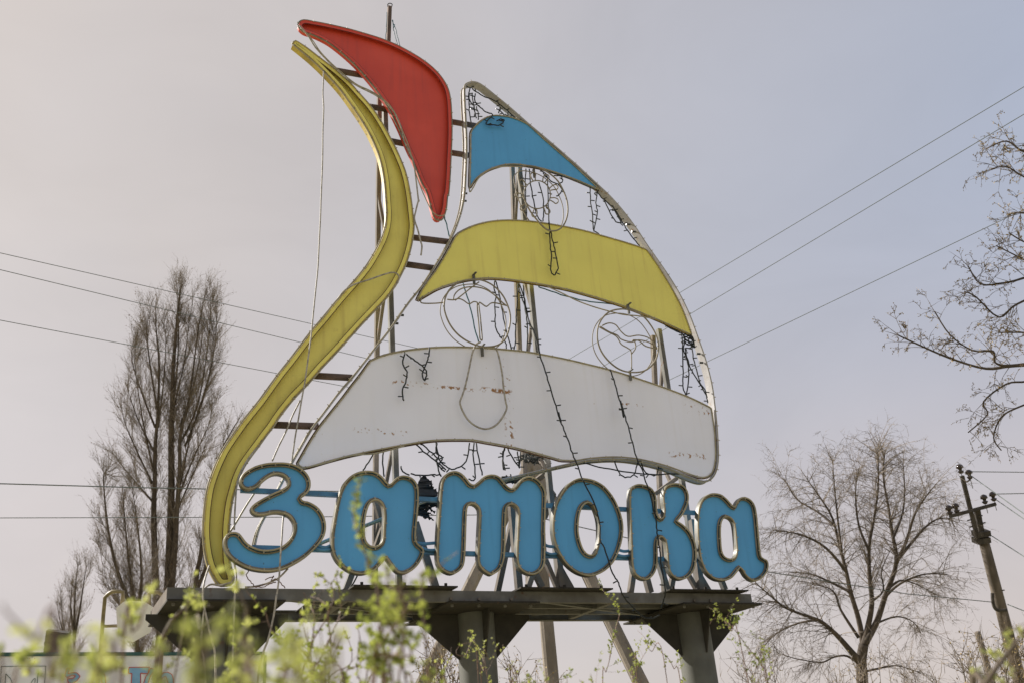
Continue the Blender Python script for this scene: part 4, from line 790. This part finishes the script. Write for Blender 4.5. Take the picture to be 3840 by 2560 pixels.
poplar('poplar_tree', 'bushy brownish poplar at the left foot of the tallest poplar', [Gz((1020, 1568), (1010, 1300), (990, 1000), (950, 700), (920, 400), (900, 100)), Gz((990, 1200), (1040, 800), (1010, 400), (960, 50)), Gz((960, 1000), (850, 700), (790, 400), (760, 50)) + K((575, 1250),), Gz((985, 1150), (880, 1000), (780, 800), (720, 500))], 43, 1.7, 6.5, rmain=.16)
poplar('poplar_tree', 'slender small poplar standing second from the left', [Gz((545, 1568), (545, 1300), (548, 1000), (560, 800), (575, 670)), Gz((545, 1250), (590, 1000), (620, 800), (640, 690)), Gz((545, 1200), (520, 1000), (535, 800))], 55, 1.6, 2.6, rmain=.14)
poplar('poplar_tree', 'lowest thin poplar at the far left', [Gz((500, 1568), (480, 1250), (455, 1050), (445, 860)), Gz((490, 1300), (440, 1100), (415, 960)), Gz((490, 1280), (520, 1050), (510, 900))], 60, 1.4, 2.4, rmain=.10)
poplar('poplar_tree', 'poplar half hidden behind the lower yellow stripe', [Gz((1430, 1568), (1440, 850), (1470, 650), (1500, 450), (1560, 200)) + K((1150, 1200), (1220, 1050), (1300, 920)), Gz((1440, 900), (1560, 600), (1640, 350), (1680, 150)), Gz((1370, 1500), (1350, 1250), (1370, 1000), (1420, 700))], 46, 1.6, 3.6, rmain=.18)
poplar('poplar_tree', 'young poplar seen below the platform left of the billboard end', [Q for Q in [Z('Q', (720, 1500), (740, 1000), (750, 700), (770, 300))]] + [Z('Q', (1000, 1500), (950, 1100), (960, 800), (1030, 500)), Z('Q', (1250, 1500), (1260, 1000), (1220, 700))], 44, 1.3, 4, rmain=.2)

def bare_tree(name, label, trunk, limbs, depth, r0, blen, droop, dens, matb='bark', matt='twig', buds=False, group=None, sub=6, fr=1.0, taper=.3, extra=0):
    P = [at(x, y, depth) for x, y in trunk]; g0 = V((P[0].x, P[0].y, 0)); root = thing(name, g0, label, 'tree', group)
    tr, cr, bd = MB(), MB(), MB()
    if P[0].z > .1: P = [g0] + P
    P = smooth3(P, 4); tr.tube(P, [r0 * (1 - taper * i / len(P)) for i in range(len(P))], 10)
    limbs = list(limbs)
    for k in range(extra):                                  # the side of the crown away from the picture
        i = int(len(P) * (.28 + .7 * k / extra)); p = P[min(i, len(P) - 1)]; an = uni(-1.2, 1.5); ln = uni(1.6, 3.0) * (1.2 - .5 * k / extra)
        d = V((math.cos(an), math.sin(an), .35)); limbs.append((uni(.03, .05), [p, p + d * ln * .35 + V((0, 0, .1)), p + d * ln * .7 + V((0, 0, .25)), p + d * ln + V((0, 0, .3))]))
    for li, (rl, pts) in enumerate(limbs):
        ph = uni(-1, 1); L = list(pts) if isinstance(pts[0], V) else [at(x, y, depth + ph * blen * .9 * (i / max(1, len(pts) - 1))) for i, (x, y) in enumerate(pts)]
        L = smooth3(L, 4); n_ = len(L); tr.tube(L, [rl * .6 * (1 - .9 * (i / (n_ - 1)) ** .8) + .006 for i in range(n_)], 6); H = sum((b - a).length for a, b in zip(L, L[1:]))
        for k in range(int(H * dens)):
            f = uni(.22, 1) ** .8; i = min(n_ - 2, int(f * (n_ - 1))); p = L[i].lerp(L[i + 1], rnd()); t = (L[i + 1] - L[i]).normalized()
            d = (t * .8 + rv() * .9 + V((0, 0, .15))).normalized(); bl_ = blen * (1.1 - .45 * f) * uni(.4, 1.1)
            br_ = limb(cr, p, d, bl_, rl * .10 * fr + .007 * fr, droop * .5, .11, 6)
            for q in range(int(2 + bl_ * sub * .55)):
                j = min(6, 1 + int(rnd() * 6)); d2 = ((br_[j] - br_[j - 1]).normalized() * .8 + rv() * .9).normalized()
                tw = limb(cr, br_[j], d2, uni(.3, .9) * blen * .4, .0075 * fr, droop, .18, 4)
                for w_ in range(3):
                    e = tw[1 + int(rnd() * 3.9)]; t3 = limb(cr, e, d2 + rv() * .8, uni(.3, .8) * blen * .18, .0055 * fr, droop * 1.4, .2, 3)
                    if buds:
                        for a in t3[1:]:
                            s_ = .012; n1, n2 = rv() * s_, rv() * s_; k0 = len(bd.v); bd.v += [a, a + n1, a + n1 + n2, a + n2]; bd.f.append((k0, k0 + 1, k0 + 2, k0 + 3))
    tr.build('trunk', M[matb], root, True); c = cr.build('crown', M[matt], root); c['kind'] = 'stuff'
    if bd.v: o = bd.build('buds', M['bud'], root); o['kind'] = 'stuff'
J = lambda *p: Z('J', *p)
bare_tree('bare_tree', 'wide bare tree with drooping twigs between the sign and the utility pole', J((880, 1750), (872, 1568), (868, 1480), (866, 1420), (880, 1330)), [
    (.17, J((862, 1440), (800, 1370), (740, 1300), (680, 1240), (610, 1185), (500, 1145), (400, 1105), (330, 1050), (220, 955))), (.17, J((868, 1400), (875, 1330), (850, 1180), (800, 1010), (770, 870), (730, 720), (690, 560), (620, 440), (540, 330))),
    (.17, J((880, 1340), (900, 1250), (930, 1080), (915, 900), (915, 720), (945, 550), (970, 350), (965, 130))), (.18, J((885, 1330), (960, 1190), (1010, 1040), (1080, 830), (1055, 650), (1030, 480), (1000, 300), (1010, 150))),
    (.10, J((1080, 830), (1140, 700), (1190, 540), (1250, 440), (1330, 340))), (.10, J((1085, 815), (1180, 700), (1260, 610), (1340, 560), (1440, 560))), (.08, J((1000, 1050), (1100, 960), (1250, 900), (1400, 900))), (.07, J((1020, 1000), (1100, 940), (1200, 960), (1330, 1030))),
    (.06, J((860, 1460), (780, 1402), (700, 1407), (620, 1440), (480, 1420), (400, 1400))), (.06, J((872, 1500), (960, 1480), (1080, 1460), (1200, 1495))), (.08, J((800, 1010), (700, 960), (560, 900), (420, 890))), (.09, J((770, 880), (650, 740), (500, 660), (330, 630))), (.08, J((850, 1290), (740, 1120), (690, 1000), (560, 960))),
    (.07, J((700, 600), (600, 520), (470, 440), (400, 330))), (.07, J((915, 760), (850, 600), (830, 400), (850, 250))), (.06, J((925, 1070), (1000, 1000), (990, 880), (1050, 740))), (.06, J((745, 760), (720, 550), (700, 350), (690, 200))), (.06, J((1060, 680), (1120, 520), (1130, 350), (1120, 220))), (.06, J((600, 1180), (480, 1200), (350, 1260), (260, 1350))), (.05, J((960, 1200), (1080, 1160), (1180, 1190), (1230, 1260)))],
    30, .20, 1.7, .12, 10, sub=11, fr=.74)
Lz = lambda *p: Z('L', *p)
tx = 1000
bare_tree('bare_tree', 'near bare tree with budding branches reaching in from the right edge', Lz((1150, 2600), (1120, 1900), (1085, 1300), (1045, 800), (1030, 300), (985, -100), (1010, -420)), [
    (0.030, Lz((1070, 1180), (760, 1120), (620, 1120), (520, 1130), (380, 1090), (240, 1030), (175, 1000))), (0.018, Lz((760, 1100), (610, 1118), (555, 1105), (548, 1062), (470, 1060), (380, 1000), (320, 910))), (0.021, Lz((1060, 950), (760, 780), (600, 795), (500, 800), (450, 730))), (0.018, Lz((1060, 1000), (760, 860), (640, 880), (570, 930), (480, 850), (435, 830))),
    (0.021, Lz((1030, 450), (760, 250), (669, 280), (600, 240), (520, 270))), (0.018, Lz((1040, 600), (760, 400), (669, 380), (600, 340), (540, 350))), (0.013, Lz((760, 1150), (680, 1180), (600, 1190), (510, 1260), (525, 1310), (450, 1380))), (0.013, Lz((900, 1200), (740, 1250), (650, 1280), (580, 1320), (550, 1400), (580, 1450))), (0.018, Lz((1045, 700), (760, 560), (669, 520), (600, 530))), (0.018, Lz((1065, 1100), (740, 1000), (669, 990), (570, 990))), (0.018, Lz((1060, 850), (800, 680), (680, 640), (610, 600))), (0.018, Lz((1060, 900), (860, 800), (700, 720), (560, 650)))],
    11.5, .17, .5, .06, 9, matt='twigpale', buds=True, sub=10, fr=.5, taper=.9, extra=16)

# background scrub along the lower edge --------------------------------
def scrub(name, label, x0, x1, ytop, depth, nst, mt='twig', group='bare scrub along the lower edge', buds=False):
    c = at((x0 + x1) / 2, 2560, depth); g0 = V((c.x, c.y, 0)); root = thing(name, g0, label, 'shrub', group); cr, bd = MB(), MB()
    for k in range(nst):
        x = uni(x0, x1); hpx = ytop + (2600 - ytop) * abs((x - (x0 + x1) / 2) / ((x1 - x0) / 2)) ** 1.6 * .8 + uni(0, 60)
        a = at(x + uni(-40, 40), 2760, depth + uni(-1, 1)); a.z = max(0, a.z * 0); t = at(x, hpx, depth + uni(-1, 1)); mdl = a.lerp(t, .5) + rv() * .15
        P = smooth3([a, mdl, t], 5); cr.tube(P, [.02 * (1 - .75 * i / 10) for i in range(11)], 4)
        for q in range(14):
            i = 4 + int(rnd() * 6.5); br_ = limb(cr, P[i], ((P[i] - P[i - 1]).normalized() + rv() * .8), uni(.25, .9), .008, -.02, .18, 5)
            for w_ in range(4):
                e = br_[1 + int(rnd() * 4.9)]; t3 = limb(cr, e, (br_[-1] - br_[0]).normalized() + rv() * .9, uni(.1, .35), .005, 0, .2, 3)
                if buds or rnd() < .35:
                    for a_ in t3[1:]:
                        s_ = uni(.012, .03); n1, n2 = rv() * s_, rv() * s_; k0 = len(bd.v); bd.v += [a_, a_ + n1, a_ + n1 + n2, a_ + n2]; bd.f.append((k0, k0 + 1, k0 + 2, k0 + 3))
    o = cr.build('branches', M[mt], root); o['kind'] = 'stuff'
    if bd.v: o = bd.build('buds', M['bud'], root); o['kind'] = 'stuff'
for lb, x0, x1, yt, dp, ns in (('twiggy scrub under the leaning utility pole', 3430, 3760, 2440, 18, 15), ('twiggy scrub right of the bare tree trunk', 3120, 3480, 2460, 22, 15), ('thin bare scrub left of the bare tree trunk', 2720, 3060, 2490, 20, 9), ('thin bare scrub in the bottom right corner', 3660, 3940, 2430, 16, 10), ('thin dry scrub at the left side of the middle column', 1600, 1720, 2470, 15, 9), ('sparse dry scrub between the middle column and the concrete pole', 1860, 2050, 2500, 16, 5)):
    scrub('bare_scrub', lb, x0, x1, yt, dp, ns, mt='twigpale' if dp < 17 else 'twig', buds=dp < 17)

# ------------------------------------------------------------------ leafy shrubs in the foreground
def leaf(b, p, d, s):
    d = d.normalized(); sd_ = d.cross(rv())
    if sd_.length < .1: sd_ = d.orthogonal()
    sd_.normalize(); nn = d.cross(sd_) * (s * .12); k0 = len(b.v)
    b.v += [p, p + d * s * .35 + sd_ * s * .30 + nn, p + d * s * .8 + sd_ * s * .2 + nn, p + d * s, p + d * s * .8 - sd_ * s * .2 + nn, p + d * s * .35 - sd_ * s * .30 + nn]
    b.f += [(k0, k0 + 1, k0 + 2, k0 + 3), (k0, k0 + 3, k0 + 4, k0 + 5)]
class Shrub:
    def __init__(s, label, depth, x, ml='leaf', ms='stem'):
        c = at(x, 2560, depth); s.root = thing('leafy_shrub', V((c.x, c.y, 0)), label, 'shrub', 'leafy shrubs in the foreground'); s.st, s.lf, s.d, s.ml, s.ms = MB(), MB(), depth, ml, ms
    def shoot(s, px, d=None, r=.0021, ls=.022, every=.05, side=True, bare=0.0):
        d = d or s.d; P = [at(p[0], p[1], d + uni(-.03, .03) * d) for p in px]      # tip first
        e = P[-1]; g_ = e + V((uni(-.15, .15), uni(-.1, .1), -e.z)); P = P + [e.lerp(g_, .5) + V((uni(-.05, .05), uni(-.05, .05), 0)), g_]
        P = smooth3(P, 6); n_ = len(P); s.st.tube(P, [r * .45 + r * 1.4 * (i / n_) for i in range(n_)], 5)
        acc = 0
        for i in range(n_ - 8):
            acc += (P[i + 1] - P[i]).length
            while acc > every:
                acc -= every * uni(.7, 1.3)
                if rnd() < bare: continue
                p = P[i].lerp(P[i + 1], rnd()); up_d = (P[i] - P[i + 1]).normalized()
                if side and rnd() < .3:
                    sh = limb(s.st, p, up_d * .6 + rv() * .8 + V((0, 0, .2)), uni(.05, .16) * min(1.2, .15 + d * .25), r * .5, 0, .2, 4)
                    for e in sh[2:]: s.cluster(e, up_d, ls)
                else: s.cluster(p, up_d, ls)
    def cluster(s, p, d, ls):
        for _ in range(3 + int(rnd() * 3)): leaf(s.lf, p + rv() * .004, d * .4 + rv() * .9 + V((0, 0, .25)), ls * uni(.4, 1.05))
    def done(s):
        s.st.build('stems', M[s.ms], s.root, True); o = s.lf.build('leaves', M[s.ml], s.root); o['kind'] = 'stuff'
def sx(f, *pts): return [p[:2] for p in Z(f, *pts)]
# thin shoots seen sharply against the columns
h = Shrub('thin budding shoots in front of the right concrete strut', 7, 2300)
h.shoot(sx('S', (330, 140), (400, 220), (475, 300), (545, 400), (540, 470), (510, 560), (480, 700), (455, 820), (425, 980), (385, 1120), (345, 1254)), ls=.024, every=.055)
h.shoot(sx('S', (875, 715), (960, 800), (1050, 900), (1130, 980), (1180, 1080), (1260, 1254)), ls=.024, every=.05)
h.shoot(sx('S', (755, 635), (840, 720), (875, 820), (920, 880), (1060, 950)), ls=.016, every=.1, bare=.3)
h.shoot(sx('S', (905, 800), (850, 890), (790, 990), (740, 1100), (710, 1254)), ls=.022, every=.055)
h.shoot(sx('S', (655, 825), (690, 910), (720, 970), (740, 1060)), ls=.02, every=.055)
h.done()
h = Shrub('thin budding shoots in front of the bare tree at the right column', 6.5, 2850)
h.shoot(sx('S', (1600, 370), (1700, 415), (1780, 500), (1840, 560), (1940, 680), (2050, 830), (2150, 950), (2230, 1080), (2290, 1254)), ls=.024, every=.055)
h.shoot(sx('S', (1605, 560), (1640, 505), (1700, 498), (1775, 520), (1860, 640), (1950, 720)), ls=.02, every=.055)
h.shoot(sx('S', (2215, 800), (2230, 900), (2255, 1000), (2270, 1150)), ls=.02, every=.055); h.shoot(sx('S', (2400, 960), (2300, 1020), (2220, 1035)), ls=.018, every=.07, bare=.4); h.done()
h = Shrub('thin budding shoots in front of the middle column', 6, 1800, 'leaf2')
h.shoot(sx('R', (610, 690), (680, 800), (720, 930), (790, 1040), (830, 1150), (840, 1300), (805, 1490)), ls=.022, every=.06); h.shoot(sx('R', (1000, 1050), (920, 1150), (860, 1195)), ls=.018, every=.07); h.shoot(sx('R', (640, 890), (510, 920), (440, 1000), (450, 1070), (560, 1090), (740, 1075)), ls=.022, every=.07, bare=.3)
h.shoot(sx('R', (360, 960), (350, 1080), (330, 1180), (240, 1300), (150, 1450)), ls=.02, every=.07); h.shoot(sx('R', (1120, 920), (1130, 1080), (1180, 1250), (1240, 1490)), ls=.016, every=.09, bare=.4); h.shoot(sx('R', (1390, 1240), (1330, 1350), (1270, 1490)), ls=.016, every=.1); h.shoot(sx('R', (1270, 1150), (1250, 1300), (1240, 1480)), ls=.012, every=.1); h.done()
# blurred near shrubs
h = Shrub('blurred leafy shrub rising in front of the first letter а', 2.3, 1420)
h.shoot(sx('E', (1240, 560), (1215, 650), (1200, 750), (1185, 850), (1215, 950), (1250, 1050), (1290, 1170), (1330, 1350), (1380, 1568)), r=.0022, ls=.019, every=.03, side=False)
h.shoot(sx('E', (1960, 1110), (1900, 1150), (1840, 1200), (1760, 1330), (1700, 1568)), r=.002, ls=.018, every=.06, bare=.35)
for k in range(7): h.shoot([(uni(1400, 1530), uni(2095, 2220)), (uni(1410, 1540), uni(2260, 2340)), (uni(1380, 1560), 2460), (uni(1380, 1560), 2620)], d=uni(1.9, 2.6), r=.0022, ls=.024, every=.035)
h.done()
h = Shrub('leafy shrub in front of the platform below the letters З and а', 4.0, 1180)
for pts in ([(895, 1270), (960, 1300), (1030, 1370), (1040, 1470), (1000, 1568)], [(870, 1440), (950, 1470), (1000, 1568)], [(1060, 1300), (1080, 1400), (1090, 1568)], [(820, 1410), (860, 1500), (900, 1600)], [(400, 1400), (470, 1480), (540, 1560), (600, 1700)]): h.shoot(sx('E', *pts) + [(1200 + uni(-60, 60), 2460), (1200 + uni(-80, 80), 2620)], r=.0026, ls=.024, every=.045)
for k in range(9): x = uni(1020, 1420); h.shoot([(x, uni(2260, 2420)), (x + uni(-50, 50), 2480), (x + uni(-80, 80), 2640)], d=uni(3, 4.6), r=.0026, ls=.024, every=.05)
h.done()
h = Shrub('blurred pinkish branch with young leaves crossing the platform end', 3.0, 560, 'leaf2', 'twigpale')
h.shoot(sx('Q', (1400, 145), (1290, 225), (1190, 330), (1080, 440), (965, 560), (860, 760), (760, 1000), (700, 1490)), r=.006, ls=.024, every=.07); h.shoot(sx('Q', (2000, 330), (2060, 400), (2060, 560), (2040, 760), (2000, 1000), (1960, 1490)), d=2.0, r=.006, ls=.024, every=.07); h.shoot(sx('Q', (1570, 370), (1400, 350), (1290, 330), (1190, 330)), ls=.02, r=.002, every=.06); h.shoot(sx('Q', (1930, 330), (1780, 400), (1660, 500), (1540, 560), (1400, 700), (1300, 1000)), d=2.6, r=.003, ls=.022, every=.06, bare=.2); h.shoot(sx('Q', (1840, 560), (1790, 650), (1850, 740), (1930, 800), (1900, 1000), (1860, 1400)), d=3.4, r=.0025, ls=.024, every=.06); h.done()
h = Shrub('close blurred leafy shrub in the bottom left corner', 1.5, 250, 'leaf2')
for k in range(5): x = uni(-40, 420); h.shoot([(x, uni(2400, 2500)), (x + uni(-40, 40), 2530), (x + uni(-60, 60), 2640)], d=uni(1.2, 2.0), r=.002, ls=.021, every=.035, bare=.15)
for k in range(3): x = uni(230, 420); h.shoot([(x, uni(2350, 2420)), (x + uni(-20, 20), 2480), (x + uni(-40, 40), 2640)], d=uni(1.0, 1.5), r=.0016, ls=.018, every=.03)
h.shoot([(10, 2262), (30, 2300), (120, 2400), (180, 2560)], d=1.0, r=.0018, ls=.018, every=.05, bare=.5); h.shoot(sx('Q', (720, -60), (640, 90), (590, 260), (520, 480), (470, 640), (380, 740), (250, 900)), d=2.0, r=.002, ls=.022, every=.05); h.done()
h = Shrub('close blurred leafy mass at the bottom below the billboard end', 1.2, 900, 'leaf2')
for k in range(11): x = uni(520, 1250); h.shoot([(x, uni(2430, 2530)), (x + uni(-30, 30), 2545), (x + uni(-40, 40), 2660)], d=uni(.9, 1.7), ls=.019, every=.034, r=.0016)
h.done()
h = Shrub('low leafy shoots along the bottom edge in the middle', 3.4, 1500)
for k in range(9): x = uni(1150, 1640); h.shoot([(x, uni(2330, 2500)), (x + uni(-40, 40), 2530), (x + uni(-60, 60), 2660)], d=uni(2.2, 4.2), ls=.021, every=.06, bare=.2)
h.done()
h = Shrub('sparse leafy sprigs at the foot of the concrete pole', 4.6, 2100)
for k in range(9): x = uni(1900, 2420); h.shoot([(x, uni(2500, 2550)), (x + uni(-30, 30), 2575), (x + uni(-40, 40), 2660)], d=uni(4, 5), ls=.022, every=.05)
h.done()
h = Shrub('close blurred twig crossing in front of the leaning utility pole', 2.2, 3740, 'leaf2', 'twigpale')
h.shoot([(3900, 2280), (3830, 2380), (3770, 2460), (3700, 2560), (3660, 2660)], r=.006, ls=.022, every=.08, bare=.2); h.shoot([(3730, 2400), (3740, 2470), (3715, 2545), (3690, 2660)], ls=.018, every=.1, bare=.3); h.shoot([(3860, 2330), (3800, 2360), (3790, 2430)], d=2.4, ls=.02, every=.06); h.done()
